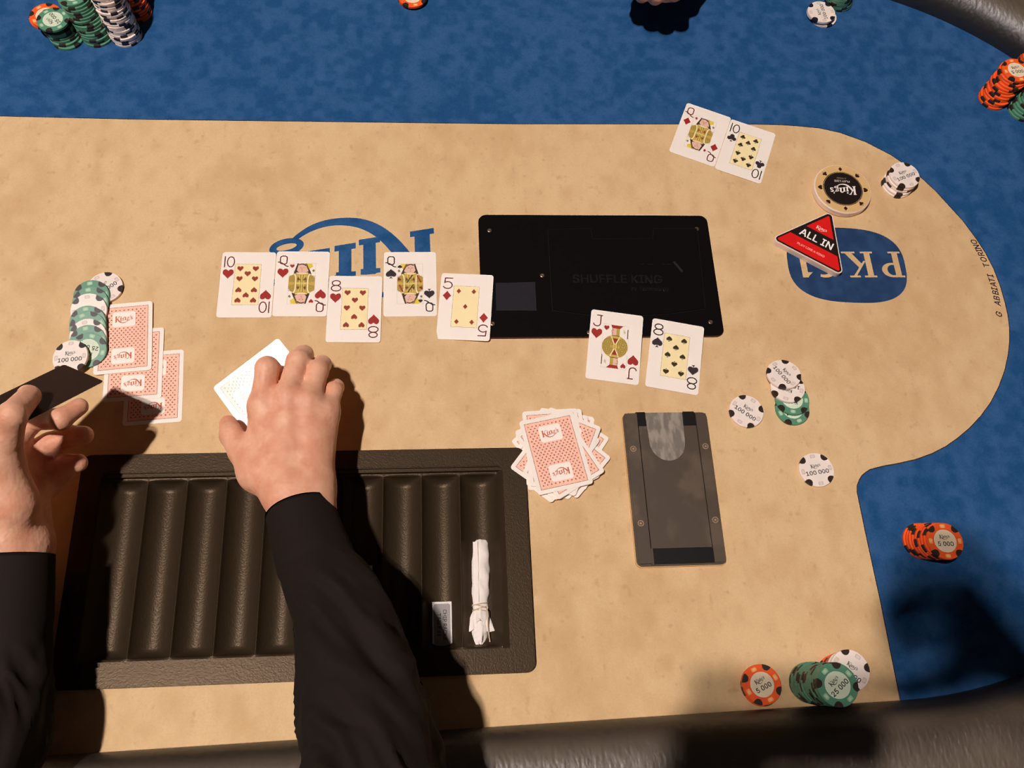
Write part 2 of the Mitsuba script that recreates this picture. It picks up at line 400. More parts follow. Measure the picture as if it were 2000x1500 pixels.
# --- the house's lettering, capital K one unit tall
def kings_logo():
    L = []
    def stem(x, w, y0, y1, s=0.16, foot=True, head=True, t=0.085, e=0.055):
        L.append(sg.Polygon([(x, y0), (x + w, y0 + s * w), (x + w, y1 + s * w * 0.4), (x, y1)]))
        if foot: L.append(sg.Polygon([(x - e, y0 - s * e), (x + w + e, y0 + s * (w + e)), (x + w + e, y0 + s * (w + e) + t), (x - e, y0 - s * e + t)]))
        if head: L.append(sg.Polygon([(x - e, y1 - t), (x + w + e * .6, y1 - t + s * w * .4), (x + w + e * .6, y1 + s * w * .4), (x - e, y1 - 0.02)]))
    stem(0.0, 0.20, 0.0, 0.98)
    L.append(sg.Polygon([(0.18, 0.42), (0.47, 0.95), (0.40, 1.0), (0.72, 1.0), (0.66, 0.93), (0.56, 0.93), (0.26, 0.42)]))       # K's arm
    sw = np.vstack([bez([(0.24, 0.58), (0.42, 0.28), (0.62, -0.06), (0.98, -0.12)]), bez([(0.98, -0.12), (1.30, -0.17), (1.55, -0.07), (1.74, 0.13)])[1:]])
    L.append(taper(sw, [0.20, 0.19, 0.16, 0.11, 0.09, 0.06]))                                                                     # its leg runs out under the word
    stem(0.70, 0.16, 0.115, 0.66); L.append(affinity.rotate(ellipse(0.79, 0.83, 0.10, 0.075), 20))
    stem(1.01, 0.16, 0.20, 0.70); stem(1.34, 0.16, 0.27, 0.66, head=False)
    L.append(taper(bez([(1.12, 0.60), (1.22, 0.82), (1.46, 0.86), (1.45, 0.60)]), [0.06, 0.14, 0.15]))
    g = affinity.rotate(ellipse(1.78, 0.60, 0.155, 0.15), 0).difference(ellipse(1.78, 0.60, 0.06, 0.09))
    L += [g, taper(bez([(1.68, 0.46), (1.56, 0.36), (1.68, 0.33), (1.84, 0.33)]), [0.07, 0.10, 0.10]),
          affinity.rotate(ellipse(1.83, 0.235, 0.22, 0.125).difference(ellipse(1.83, 0.235, 0.13, 0.045)), 14), stroke([(1.88, 0.70), (2.0, 0.77)], 0.08)]
    L.append(sg.Polygon([(2.06, 0.98), (2.18, 1.0), (2.12, 0.78), (2.07, 0.78)]))
    L.append(taper(np.vstack([bez([(2.42, 0.72), (2.36, 0.82), (2.16, 0.80), (2.17, 0.66)]), bez([(2.17, 0.66), (2.18, 0.54), (2.42, 0.58), (2.41, 0.44)])[1:], bez([(2.41, 0.44), (2.40, 0.32), (2.20, 0.32), (2.14, 0.42)])[1:]]), [0.10, 0.09, 0.13, 0.09, 0.10]))
    return affinity.translate(unary_union([p.buffer(0) for p in L]), -1.2, -0.45)
KINGS = kings_logo()
KINGS_SMALL = KINGS.simplify(0.012)
def kings(h, x=0, y=0, rot=0, small=True): return place(KINGS_SMALL if small else KINGS, x, y, rot, h)

def serif(ch):
    """block serif letters, one unit tall, from the origin"""
    def slab(x0, x1, y): return sg.box(x0, y, x1, y + 0.07)
    if ch == 'P':
        bowl = ellipse(0.38, 0.72, 0.36, 0.28).difference(ellipse(0.36, 0.72, 0.19, 0.20))
        return unary_union([sg.box(0.10, 0, 0.30, 1), slab(0, 0.42, 0), slab(0, 0.42, 0.93), bowl.intersection(sg.box(0.2, 0, 1, 1.1))])
    if ch == 'K':
        return unary_union([sg.box(0.10, 0, 0.30, 1), slab(0, 0.42, 0), slab(0, 0.42, 0.93), sg.Polygon([(0.28, 0.36), (0.70, 0.96), (0.80, 0.96), (0.36, 0.36)]), slab(0.56, 0.92, 0.93),
                            sg.Polygon([(0.40, 0.52), (0.52, 0.66), (0.98, 0.02), (0.74, 0.02)]), slab(0.60, 1.06, 0)])
    if ch == '6':
        return unary_union([ellipse(0.36, 0.32, 0.35, 0.32).difference(ellipse(0.37, 0.31, 0.16, 0.23)), taper(bez([(0.64, 0.92), (0.30, 1.04), (0.04, 0.74), (0.11, 0.32)]), [0.10, 0.16, 0.22])])
    return unary_union([sg.box(0.16, 0, 0.36, 1.0), slab(0.0, 0.52, 0), sg.Polygon([(0.0, 0.80), (0.2, 1.0), (0.3, 1.0), (0.2, 0.80)])])

lz = 0.00012
logo = place(KINGS, -0.120, 0.567, 181.5, 0.0945)
part(tb + '__logo', mikit.ply(trimesh.Trimesh(*flat(logo, lz), process=False), 'blue_cloth'))
labels[tb + '__logo'] = {'label': 'blue printed house lettering'}
badge = affinity.rotate(affinity.scale(disc(0, 0, 1, 32), 0.0765, 0.0655), 0)
sq = sg.Polygon([(0.0765 * math.copysign(abs(math.cos(t)) ** 0.72, math.cos(t)), 0.0545 * math.copysign(abs(math.sin(t)) ** 0.72, math.sin(t))) for t in np.linspace(0, 2 * math.pi, 96, endpoint=False)])
bx, by = 0.5165, 0.5610
sqr = affinity.translate(affinity.rotate(sq, -3), bx, by)
badge_parts = {}
letters = []
for ch, x, s in (('P', 0.0, 1), ('K', 0.95, 1), ('6', 2.22, 1), ('1', 3.10, 1)):
    letters.append(affinity.translate(serif(ch), x, 0))
letters = unary_union(letters); c = letters.bounds
letters = affinity.translate(letters, -(c[0] + c[2]) / 2, -(c[1] + c[3]) / 2)
letters = affinity.translate(affinity.rotate(affinity.scale(letters, 0.0385, 0.0375, origin=(0, 0)), 180, origin=(0, 0)), 0.5200, 0.5610)
part(tb + '__badge', mikit.ply(trimesh.Trimesh(*flat(sqr.difference(letters), lz), process=False), 'badge_cloth'))
labels[tb + '__badge'] = {'label': 'blue printed badge with the table number'}
# maker's name along the round end
mk = Print(0.0001)
ctr = np.array((0.4785, 0.5300)); rad = 0.2245
msg = 'G. ABBIATI - TORINO'
a0, a1 = math.atan2(0.4806 - ctr[1], 0.7011 - ctr[0]) + 0.02, math.atan2(0.5996 - ctr[1], 0.6961 - ctr[0])
widths = [0.45 if ch in ' .I-' else 1.0 for ch in msg]; cum = np.cumsum(widths) - np.array(widths) / 2; cum = cum / sum(widths)
for ch, u in zip(msg, cum):
    if ch == ' ': continue
    a = a0 + (a1 - a0) * u
    m = text(ch, 0.0074 if ch not in '.-' else (0.0012 if ch == '.' else 0.0012), True, 0.25)
    off = -0.0026 if ch == '.' else 0
    # the feet of the letters point away from the round end's centre, so the name reads from the dealer's right
    mk.add(moved(m, ctr[0] + (rad - off) * math.cos(a), ctr[1] + (rad - off) * math.sin(a), math.degrees(a) + 90 ), (58, 40, 44))
part(tb + '__maker_lettering', mk.shape())

# ------------------------------------------------------------------ chip tray
tr = thing('chip_tray', 'black plastic chip tray with ten empty channels', 'chip tray')
outer = rect(*TRAY, 0.010)
frame = [extrude(outer.difference(well), 0.0002, 0.0035), extrude(well.buffer(0.0018).difference(well), -0.010, 0.0004)]
for i in range(3):
    d = [0.0, 0.0006, 0.0016][i]; z0 = [0.0035, 0.0045, 0.0053][i]; z1 = [0.0045, 0.0053, 0.0058][i]
    frame.append(extrude(outer.buffer(-d).difference(well.buffer(d * 0.8)), z0 - 1e-5, z1))
part(tr + '__rim', mikit.ply(trimesh.util.concatenate(frame), 'tray_plastic', smooth=20))
PITCH_X = 0.0418; X0 = -0.3535; NCH = 10
xs, zs = [-0.3565], [0.002]
for i in range(NCH):
    c = X0 + PITCH_X * (i + 0.5); R = 0.0225
    for t in np.linspace(-66, 66, 19):
        xs.append(c + R * math.sin(math.radians(t))); zs.append(-0.0045 + R * math.cos(math.radians(66)) - R * math.cos(math.radians(t)))
xs += [0.0665, 0.0705]; zs += [-0.0015, 0.002]
xs, zs = np.array(xs), np.array(zs)
# rounded ridges
ya, yb, cap = 0.1115, 0.2960, 0.0110
ys = np.r_[0.1085, ya + cap * (1 - np.cos(np.linspace(0, math.pi / 2, 8))), np.linspace(ya + cap, yb - cap, 8)[1:-1], (yb - cap * (1 - np.cos(np.linspace(0, math.pi / 2, 8))))[::-1], 0.2985]; ny = len(ys)
def depth(y):
    e = max(ya + cap - y, y - yb + cap, 0.0) / cap
    return math.sqrt(max(0.0, 1 - min(e, 1.0) ** 2))
Vt = np.array([[x, y, z if z > -0.005 else -0.0045 + (z + 0.0045) * depth(y)] for y in ys for x, z in zip(xs, zs)]); kx = len(xs)
Ft = []
for i in range(ny - 1):
    for j in range(kx - 1):
        a = i * kx + j; Ft += [[a, a + 1, a + kx + 1], [a, a + kx + 1, a + kx]]
chan = trimesh.Trimesh(Vt, np.array(Ft), process=False)
part(tr + '__channels', mikit.ply(chan, 'tray_plastic', smooth=32))
ridges = []
for i in range(1, NCH):
    x = X0 + PITCH_X * i
    ridges.append(tube([(x, y, -0.0062) for y in np.linspace(0.1085, 0.2985, 6)], 0.00135, 10))
for rdg in ridges: part(tr + '__ridge', mikit.ply(rdg, 'tray_plastic', smooth=40))
for y0, y1, s in ((0.1035, 0.1085, 1), (0.2985, 0.3020, -1)):
    part(tr + '__end_wall', mikit.ply(box(-0.3565, y0, -0.034, 0.0705, y1, 0.0015), 'tray_plastic'))
part(tr + '__tub', mikit.ply(trimesh.util.concatenate([box(-0.3585, 0.1015, -0.036, 0.0725, 0.304, -0.034), box(-0.3585, 0.1015, -0.036, -0.3565, 0.304, 0.0), box(0.0705, 0.1015, -0.036, 0.0725, 0.304, 0.0)]), 'tray_plastic'))
# labels lying in two channels
def tray_sticker(cx, cy, w, h, lines):
    k = part(tr + '__label_plate', mikit.ply(bevelled(rect(-w / 2, -h / 2, w / 2, h / 2), -0.0006, 0.0004, 0.0002), 'sticker'), pose((cx, cy, -0.0145)))
    pr = Print(0.0005); pr.add(rect(-w / 2 + 0.0016, -h / 2 + 0.0022, w / 2 - 0.0016, h / 2 - 0.0022, 0.0022), (150, 144, 138), 1)
    for i, s in enumerate(lines): pr.add(moved(text(s, 0.0037, True), 0.0030 - 0.0062 * i, 0, -90), (48, 46, 46), 2)
    part(k + '__lettering', pr.shape(), pose((cx, cy, -0.0145)))
    labels[k] = {'label': 'grey and white name label lying in a channel' if lines else 'blank label plate beside the sleeve'}
p = at(859.5, 1221, -0.0165); tray_sticker(X0 + PITCH_X * 8.5, p[1], 0.0205, 0.0475, ['CHIP RACKS', 'TABLE 61'])
p = at(750, 1152, -0.0165); tray_sticker(X0 + PITCH_X * 6.5, p[1] + 0.002, 0.0205, 0.0475, [])

# ------------------------------------------------------------------ card shuffler lid let into the cloth
sh = thing('shuffler_cover', 'glossy black shuffling machine cover with raised lid and embossed lettering', 'machine cover')
x0, y0, x1, y1 = 0.0527, 0.4602, 0.3440, 0.6310
part(sh + '__edge_plate', mikit.ply(extrude(rect(x0, y0, x1, y1, 0.010), 0.0002, 0.0026), 'acrylic_edge'))
part(sh + '__plate', mikit.ply(bevelled(rect(x0 + 0.0004, y0 + 0.0004, x1 - 0.0004, y1 - 0.0004, 0.0095), 0.0026, 0.0040, 0.0009, 5), 'acrylic_black', smooth=25))
L = [at(*q, 0.005)[:2] for q in ((1071, 448), (1153, 447), (1157, 467), (1276, 466), (1278, 447), (1361, 446), (1377, 602), (1305, 612), (1215, 617), (1150, 614), (1080, 605))]
lid = sg.Polygon(L)
part(sh + '__lid', mikit.ply(bevelled(lid, 0.0040, 0.0054, 0.0009, 5), 'acrylic_black', smooth=25))
part(sh + '__lid_gap', mikit.ply(extrude(lid.buffer(0.0010).difference(lid.buffer(0.0002)), 0.0040, 0.0043), 'acrylic_relief'))
w = sg.Polygon([at(*q, 0.004)[:2] for q in ((968, 553), (1045, 551), (1048, 607), (969, 607))])
part(sh + '__window', mikit.ply(bevelled(w, 0.0040, 0.0045, 0.0002), 'window_grey'))
for q in ((956, 450), (1361, 447), (1059, 538), (1388, 629), (962, 632), (1152, 664)):
    p = at(*q, 0.004)
    if p[1] < y0 + 0.004: p[1] = y0 + 0.006
    s = trimesh.util.concatenate([lathe([(0, 0.0002), (0.0017, 0.0006), (0.0027, 0.0002), (0.0028, 0.0)], 20), box(-0.002, -0.0003, 0.0004, 0.002, 0.0003, 0.0008)])
    part(sh + '__screw', mikit.ply(s, 'screw_metal', smooth=30), pose(p, rng.random() * 3))
em = []
for s, h, q, sq_, b in (('SHUFFLE KING', 0.0108, (1206, 545), 1.03, True), ('2', 0.017, (1318, 540), 1.0, False), ('by Technology', 0.0052, (1270, 565), 0.95, False)):
    if s == '2': continue
    m = meshkit.text_mesh(s, h, 0.0005, b); m.vertices[:, 0] *= sq_
    c = m.bounds.mean(0); m.apply_translation([-c[0], -c[1], 0]); m.apply_transform(trimesh.transformations.rotation_matrix(math.radians(-0.6), [0, 0, 1]))
    p = at(*q, 0.0054); m.apply_translation([p[0], p[1], 0.0054]); em.append(m)
for dx in (0, 0.0055, 0.0068, 0.017, 0.021, 0.026): p = at(1251, 516, 0.0054); em.append(box(p[0] + dx * 1.6, p[1] - 0.001, 0.0054, p[0] + dx * 1.6 + 0.004, p[1] + 0.0005, 0.0057))
part(sh + '__embossed_lettering', mikit.ply(trimesh.util.concatenate(em), 'acrylic_relief'))
a, b = at(1316, 511, 0.0055)[:2], at(1333, 531, 0.0055)[:2]
part(sh + '__arrow_bar', mikit.ply(extrude(stroke([a, b], 0.0028), 0.0054, 0.0058), 'window_grey'))

# ------------------------------------------------------------------ discard holder
hd = thing('discard_holder', 'black plastic card holder with a rounded steel thumb plate', 'card holder')
HX, HY, HW, HL = 0.2588, 0.2745, 0.0975, 0.1750
hp = lambda g: affinity.translate(g, HX, HY)
hw, hl = HW / 2, HL / 2
part(hd + '__edge_layer', mikit.ply(extrude(hp(rect(-hw - 0.0008, -hl - 0.0008, hw + 0.0006, hl + 0.0004, 0.006)), 0.0002, 0.0030), 'wood_edge'))
part(hd + '__base', mikit.ply(bevelled(hp(rect(-hw, -hl, hw, hl, 0.006)), 0.0030, 0.0060, 0.0008), 'holder_plastic', smooth=25))
part(hd + '__side_rail', mikit.ply(bevelled(hp(sg.box(-hw + 0.0015, -hl + 0.002, -0.0335, hl - 0.002)), 0.0060, 0.0105, 0.0006), 'holder_plastic', smooth=25))
part(hd + '__side_rail', mikit.ply(bevelled(hp(sg.box(0.0355, -hl + 0.002, hw - 0.0015, hl - 0.002)), 0.0060, 0.0078, 0.0006), 'holder_plastic', smooth=25))
notch = unary_union([sg.box(-0.0215, 0.055, 0.0195, hl + 0.01), ellipse(-0.001, 0.055, 0.0205, 0.0270)])
notch = sg.Polygon([(-0.0235, hl + 0.01), (-0.0215, 0.052)] + arc(-0.0010, 0.052, 0.0205, 0.0225, 180, 360) + [(0.0205, hl + 0.01)])
floor_ = sg.box(-0.0318, -hl + 0.0185, 0.0345, hl - 0.0005)
part(hd + '__painted_slide_shade', mikit.ply(extrude(hp(sg.box(-0.0334, -hl + 0.002, 0.0354, hl - 0.0005).difference(notch)), 0.0060, 0.0062), 'holder_dark'))  # dark strip painted in for the shadow the side rail casts
part(hd + '__slide_plate', mikit.ply(bevelled(hp(floor_.difference(notch).difference(sg.box(-0.04, hl - 0.0165, 0.04, hl))), 0.0060, 0.0074, 0.0004), 'holder_plastic', smooth=25))
part(hd + '__thumb_plate', mikit.ply(extrude(hp(notch.intersection(sg.box(-0.05, -0.1, 0.05, hl))), 0.0060, 0.0066), 'brushed_steel'))
labels[hd + '__thumb_plate'] = {'label': 'scratched grey steel thumb plate'}
for sx in (-1, 1):
    part(hd + '__corner_pad', mikit.ply(bevelled(hp(sg.box(-0.0345, hl - 0.0165, -0.0235, hl) if sx < 0 else sg.box(0.0205, hl - 0.0165, 0.0335, hl)), 0.0060, 0.0090, 0.0006), 'holder_dark', smooth=25))
part(hd + '__end_block', mikit.ply(bevelled(hp(sg.box(-0.0305, -hl + 0.0015, 0.0350, -hl + 0.0165)), 0.0060, 0.0088, 0.0006), 'holder_dark', smooth=25))
part(hd + '__end_lip', mikit.ply(bevelled(hp(sg.box(-0.0335, -hl + 0.0005, -0.0312, -hl + 0.0180)), 0.0060, 0.0108, 0.0005), 'holder_plastic', smooth=25))
for (sx, sy, z) in ((-0.0415, 0.0430, 0.0106), (-0.0415, -0.0420, 0.0106), (0.0420, 0.0455, 0.0079), (0.0420, -0.0395, 0.0079)):
    s = trimesh.util.concatenate([lathe([(0.0024, 0.0), (0.0026, 0.0004), (0.0034, 0.0004), (0.0036, 0.0)], 20), extrude(disc(0, 0, 0.0014, 4), 0.0, 0.0002)])
    part(hd + '__screw', mikit.ply(s, 'bronze_ring'), pose((HX + sx, HY + sy, z)))

# ------------------------------------------------------------------ suits
def suit(name):
    """one unit tall, centred"""
    if name == 'diamond':
        c = [(0, 0.5), (0.40, 0), (0, -0.5), (-0.40, 0)]; pts = []
        for i in range(4):
            a, b = np.array(c[i]), np.array(c[(i + 1) % 4]); pts += [tuple(bez([a, a * 0.62 + b * 0.33, a * 0.33 + b * 0.62, b], 6)[j]) for j in range(5)]
        return sg.Polygon(pts)
    if name == 'heart':
        r = [bez([(0, 0.30), (0.06, 0.55), (0.50, 0.62), (0.50, 0.18)], 12), bez([(0.50, 0.18), (0.50, -0.10), (0.16, -0.22), (0, -0.5)], 12)[1:]]
        r = np.vstack(r); return sg.Polygon(np.vstack([r, r[::-1][1:-1] * [-1, 1]])).buffer(0)
    foot = sg.Polygon([(-0.17, -0.5), (0.17, -0.5), (0.04, -0.36), (0.025, -0.1), (-0.025, -0.1), (-0.04, -0.36)])
    if name == 'spade':
        h = affinity.translate(affinity.scale(affinity.rotate(suit('heart'), 180, origin=(0, 0)), 0.98, 0.84, origin=(0, 0)), 0, 0.09)
        return unary_union([h, foot])
    return unary_union([disc(0, 0.255, 0.235, 8), disc(-0.25, -0.08, 0.235, 8), disc(0.25, -0.08, 0.235, 8), sg.box(-0.08, -0.1, 0.08, 0.2), foot])
SUITS = {s: suit(s).simplify(0.004) for s in ('heart', 'diamond', 'spade', 'club')}
RED, BLACK, DKRED = (156, 42, 34), (46, 36, 34), (98, 42, 40)

def rank(ch):
    """thin indices drawn with one line, 15.5 mm tall and centred"""
    w = 0.00135; o = []
    if ch == '10':
        o = [stroke([(-0.0050, -0.0076), (-0.0050, 0.0076)], w), stroke(arc(0.0021, 0, 0.0041, 0.0069, 0, 360, 40), w)]
    elif ch == 'Q':
        ring = rect(-0.0046, -0.0048, 0.0046, 0.0076, 0.0035); o = [ring.difference(ring.buffer(-w)), stroke(np.vstack([bez([(-0.0068, -0.0016), (-0.0030, -0.0010), (0.0005, -0.0046), (0.0030, -0.0066)]), bez([(0.0030, -0.0066), (0.0042, -0.0074), (0.0056, -0.0072), (0.0062, -0.0076)])[1:]]), w)]
    elif ch == '8':
        o = [stroke(arc(0, 0.0037, 0.0048, 0.0033, 0, 360, 36), w), stroke(arc(0, -0.0034, 0.0056, 0.0037, 0, 360, 36), w)]
    elif ch == '5':
        o = [stroke([(0.0052, 0.0070), (-0.0034, 0.0070), (-0.0040, 0.0008)], w, 'square', 'mitre'), stroke([(-0.0040, 0.0008)] + arc(-0.0002, -0.0026, 0.0054, 0.0046, 128, -160, 24), w)]
    elif ch == 'J':
        o = [stroke([(-0.0006, 0.0070), (0.0050, 0.0070)], w, 'square'), stroke([(0.0036, 0.0070), (0.0036, -0.0030)] + arc(-0.0006, -0.0032, 0.0042, 0.0038, 0, -175, 14), w)]
    return unary_union(o)
RANKS = {r: rank(r) for r in ('10', 'Q', '8', '5', 'J')}

CW, CH, CT = 0.063, 0.088, 0.0003
card_outline = rect(-CW / 2, -CH / 2, CW / 2, CH / 2, 0.0034)
CARD = {m: mikit.ply(extrude(card_outline, 0.0, CT), m) for m in ('card_stock', 'card_glossy', 'card_dark')}
PIPS = {'10': [(-1, .76), (1, .76), (0, .51), (-1, .26), (1, .26), (-1, -.26), (1, -.26), (0, -.51), (-1, -.76), (1, -.76)],
        '8': [(-1, .76), (1, .76), (0, .40), (-1, .02), (1, .02), (0, -.37), (-1, -.76), (1, -.76)],
        '5': [(-1, .74), (1, .74), (0, 0), (-1, -.74), (1, -.74)]}
PW, PH = 0.0155, 0.0275
OCHRE, OLIVE, UMBER, FLESH, CREAM = (196, 166, 74), (166, 142, 62), (66, 46, 30), (226, 182, 158), (236, 222, 176)

def court(rk, st):
    """a two-way picture card: half of the figure, turned about for the other half"""
    pr = Print(CT); s = SUITS[st]; red = st in ('heart', 'diamond'); flip = -1 if (st == 'spade') else 1
    frame = sg.box(-PW, -PH, PW, PH)
    pr.add(frame.difference(frame.buffer(-0.00022)), (186, 168, 140), 1)
    for turn in (0, 180):
        def put(g, c, layer):
            g = affinity.rotate(affinity.scale(g, flip, 1, origin=(0, 0)), turn, origin=(0, 0)).intersection(frame.buffer(-0.0002)); pr.add(g, c, layer)
        up = sg.box(-1, 0, 1, 1)
        mm = 0.001
        if rk == 'Q':
            put(sg.Polygon([(-6.2 * mm, 27.2 * mm), (5 * mm, 27.2 * mm), (11 * mm, 13 * mm), (7 * mm, 11 * mm), (-9 * mm, 11 * mm), (-10 * mm, 14 * mm)]), UMBER, 2)            # veil
            put(sg.Polygon([(3 * mm, 27.2 * mm), (11 * mm, 27.2 * mm), (12.5 * mm, 23 * mm), (7.5 * mm, 19.5 * mm)]), (222, 196, 70), 2)                                       # crown flower
            put(sg.Polygon([(-4.5 * mm, 27.2 * mm), (2.8 * mm, 27.2 * mm), (7.4 * mm, 17 * mm), (3.5 * mm, 14 * mm), (-3.6 * mm, 14 * mm), (-6.6 * mm, 18 * mm)]), FLESH, 3)
            put(taper(bez([(-4.2 * mm, 25 * mm), (-2 * mm, 27 * mm), (2 * mm, 27 * mm), (3.6 * mm, 24 * mm)]), [0.0012, 0.0014]), UMBER, 4)                                   # brow of hair
            for ex in (-2.2, 1.5): put(ellipse(ex * mm, 21.5 * mm, 0.8 * mm, 0.35 * mm, 4), UMBER, 4)
            put(stroke([(-0.2 * mm, 21 * mm), (-0.9 * mm, 19 * mm), (-0.2 * mm, 18.8 * mm)], 0.0003), UMBER, 4); put(ellipse(-0.3 * mm, 17.2 * mm, 0.9 * mm, 0.35 * mm, 4), (168, 70, 54), 4)
            robe = sg.Polygon([(-15.5 * mm, 0), (-15.2 * mm, 8.5 * mm), (-9.8 * mm, 13 * mm), (-4 * mm, 14.5 * mm), (4 * mm, 14.5 * mm), (10 * mm, 13 * mm), (15.2 * mm, 7 * mm), (15.5 * mm, 0)])
            put(robe, OCHRE, 3)
            for k_ in range(7): put(stroke(arc(-11.5 * mm, 2 * mm, (1.0 + k_ * 1.15) * mm, (1.1 + k_ * 1.25) * mm, -10, 175, 14), 0.00042), UMBER if k_ % 2 else (120, 96, 44), 4)
            for k_ in range(7): put(stroke(arc(11.5 * mm, 2 * mm, (1.0 + k_ * 1.15) * mm, (1.1 + k_ * 1.25) * mm, 5, 190, 14), 0.00042), UMBER if k_ % 2 else (120, 96, 44), 4)
            put(taper(bez([(-9.5 * mm, 13 * mm), (-6 * mm, 9 * mm), (-7.5 * mm, 4 * mm), (-7 * mm, 0)]), [0.0016, 0.0014]), CREAM, 5); put(taper(bez([(9.5 * mm, 13 * mm), (6 * mm, 9 * mm), (7.5 * mm, 4 * mm), (7 * mm, 0)]), [0.0016, 0.0014]), CREAM, 5)
            put(taper(bez([(-7 * mm, 14.6 * mm), (-3 * mm, 12.8 * mm), (3 * mm, 12.8 * mm), (7 * mm, 14.6 * mm)]), [0.0011, 0.0016, 0.0011]), CREAM, 5)
            for sx in (-1, 1): put(sg.Polygon([(sx * 1.2 * mm, 4.2 * mm), (sx * 5.4 * mm, 4.2 * mm), (sx * 4.4 * mm, 9 * mm)]), (104, 72, 36) if st != 'diamond' else (150, 60, 44), 5)
            for k_ in range(5): put(stroke([((-2 + k_) * mm, 0.5 * mm), ((-3.0 + k_ * 1.5) * mm, 12 * mm)], 0.0004), UMBER if k_ % 2 else (226, 204, 120), 5)
            put(sg.box(-6 * mm, -1 * mm, 6 * mm, 1.4 * mm), (214, 190, 104), 5)
            put(place(SUITS['diamond'], 13.2 * mm, 17.5 * mm, 0, 0.0040), UMBER, 5); put(place(SUITS['diamond'], 13.2 * mm, 17.5 * mm, 0, 0.0018), OCHRE, 6)
            put(place(s, flip * -12.2 * mm, 23.4 * mm, 0, 0.0052), (160, 44, 40) if red else BLACK, 5)
            if st == 'spade':
                put(sg.Polygon([(-14 * mm, 2 * mm), (-9 * mm, 12 * mm), (-7.6 * mm, 11 * mm), (-12 * mm, 1 * mm)]), (150, 62, 40), 6); put(stroke([(-3 * mm, 12 * mm), (4 * mm, 1 * mm)], 0.0013), UMBER, 6)
                put(sg.Polygon([(10 * mm, 5 * mm), (14.6 * mm, 9 * mm), (14.6 * mm, 4 * mm)]), (120, 40, 30), 6)
        else:
            put(sg.Polygon([(-6.2 * mm, 27.2 * mm), (8.5 * mm, 27.2 * mm), (4.6 * mm, 23.2 * mm), (-4.4 * mm, 23.2 * mm)]), (158, 44, 34), 3)
            put(sg.box(-4.3 * mm, 14 * mm, 0.8 * mm, 23.3 * mm), FLESH, 3); put(sg.box(0.6 * mm, 14 * mm, 4.6 * mm, 23.3 * mm), (178, 158, 66), 3)
            put(stroke([(-4.4 * mm, 23.2 * mm), (-4.5 * mm, 20.6 * mm), (-5.4 * mm, 19.2 * mm), (-4.4 * mm, 18.6 * mm), (-4.4 * mm, 15 * mm)], 0.0005), UMBER, 4); put(ellipse(-3.2 * mm, 21 * mm, 0.7 * mm, 0.35 * mm, 4), UMBER, 4)
            put(ellipse(-3.6 * mm, 17 * mm, 0.8 * mm, 0.35 * mm, 4), (170, 70, 50), 4); put(stroke([(-4.6 * mm, 14.2 * mm), (5 * mm, 13.8 * mm)], 0.0007), UMBER, 4)
            robe = ellipse(0, 0, 15.4 * mm, 14.4 * mm, 14).intersection(up); put(robe, OCHRE, 2)
            for k_ in range(6): put(stroke(arc(-9 * mm, 5 * mm, (1 + k_ * 1.1) * mm, (1 + k_ * 1.1) * mm, 0, 360, 16), 0.0005).intersection(robe), UMBER if k_ % 2 else OLIVE, 4)
            for k_ in range(6): put(stroke(arc(9.5 * mm, 3.5 * mm, (1 + k_ * 1.1) * mm, (1 + k_ * 1.1) * mm, 0, 360, 16), 0.0005).intersection(robe), UMBER if k_ % 2 else OLIVE, 4)
            put(sg.Polygon([(-3.4 * mm, 10.4 * mm), (3.4 * mm, 10.4 * mm), (0, 3.4 * mm)]), (150, 50, 30), 5)
            for sx in (-1, 1): put(stroke([(sx * 5 * mm, 12.6 * mm), (sx * 0.8 * mm, 2.6 * mm)], 0.0010), CREAM, 5)
            for k_ in range(4): put(disc((-4.5 + 3 * k_) * mm, 0.9 * mm, 0.7 * mm, 5), (226, 196, 96), 5)
            put(sg.box(13.8 * mm, 11.5 * mm, 14.8 * mm, 23.6 * mm), (70, 36, 22), 4)
            put(sg.Polygon([(9 * mm, 23 * mm), (12 * mm, 20 * mm), (11 * mm, 17 * mm), (9 * mm, 19 * mm)]), (196, 190, 162), 4)
            put(place(s, -11.4 * mm, 22.6 * mm, 0, 0.0062), (150, 44, 44), 5)
    return pr.shape()

FACES = {}
def face_parts(rk, st):
    if (rk, st) in FACES: return FACES[rk, st]
    red = st in ('heart', 'diamond'); s = SUITS[st]; out = []
    for turn in (0, 180):
        pr = Print(CT); tr_ = lambda g: affinity.rotate(g, turn, origin=(0, 0))
        pr.add(tr_(affinity.translate(RANKS[rk], -0.0228, 0.0305)), DKRED if red else (40, 34, 34), 1)
        pr.add(tr_(place(s, -0.0228, 0.0138, 0, 0.0128)), RED if red else (52, 40, 42), 1)
        out.append(('corner_index', pr.shape()))
    if rk in PIPS:
        pr = Print(CT); fr = sg.box(-PW, -PH, PW, PH)
        pr.add(fr, (120, 108, 84), 1); pr.add(fr.buffer(-0.00028), (243, 223, 168), 2)
        out.append(('centre_panel', pr.shape()))
        for (u, v) in PIPS[rk]:
            pr = Print(CT); pr.add(place(s, u * 0.0090, v * PH, 180 if v < -0.001 else 0, 0.0072 if st != 'diamond' else 0.0070), (146, 58, 38) if red else (56, 44, 22), 3)
            out.append(('pip', pr.shape()))
    else:
        out.append(('court_picture', court(rk, st)))
    FACES[rk, st] = out
    return out

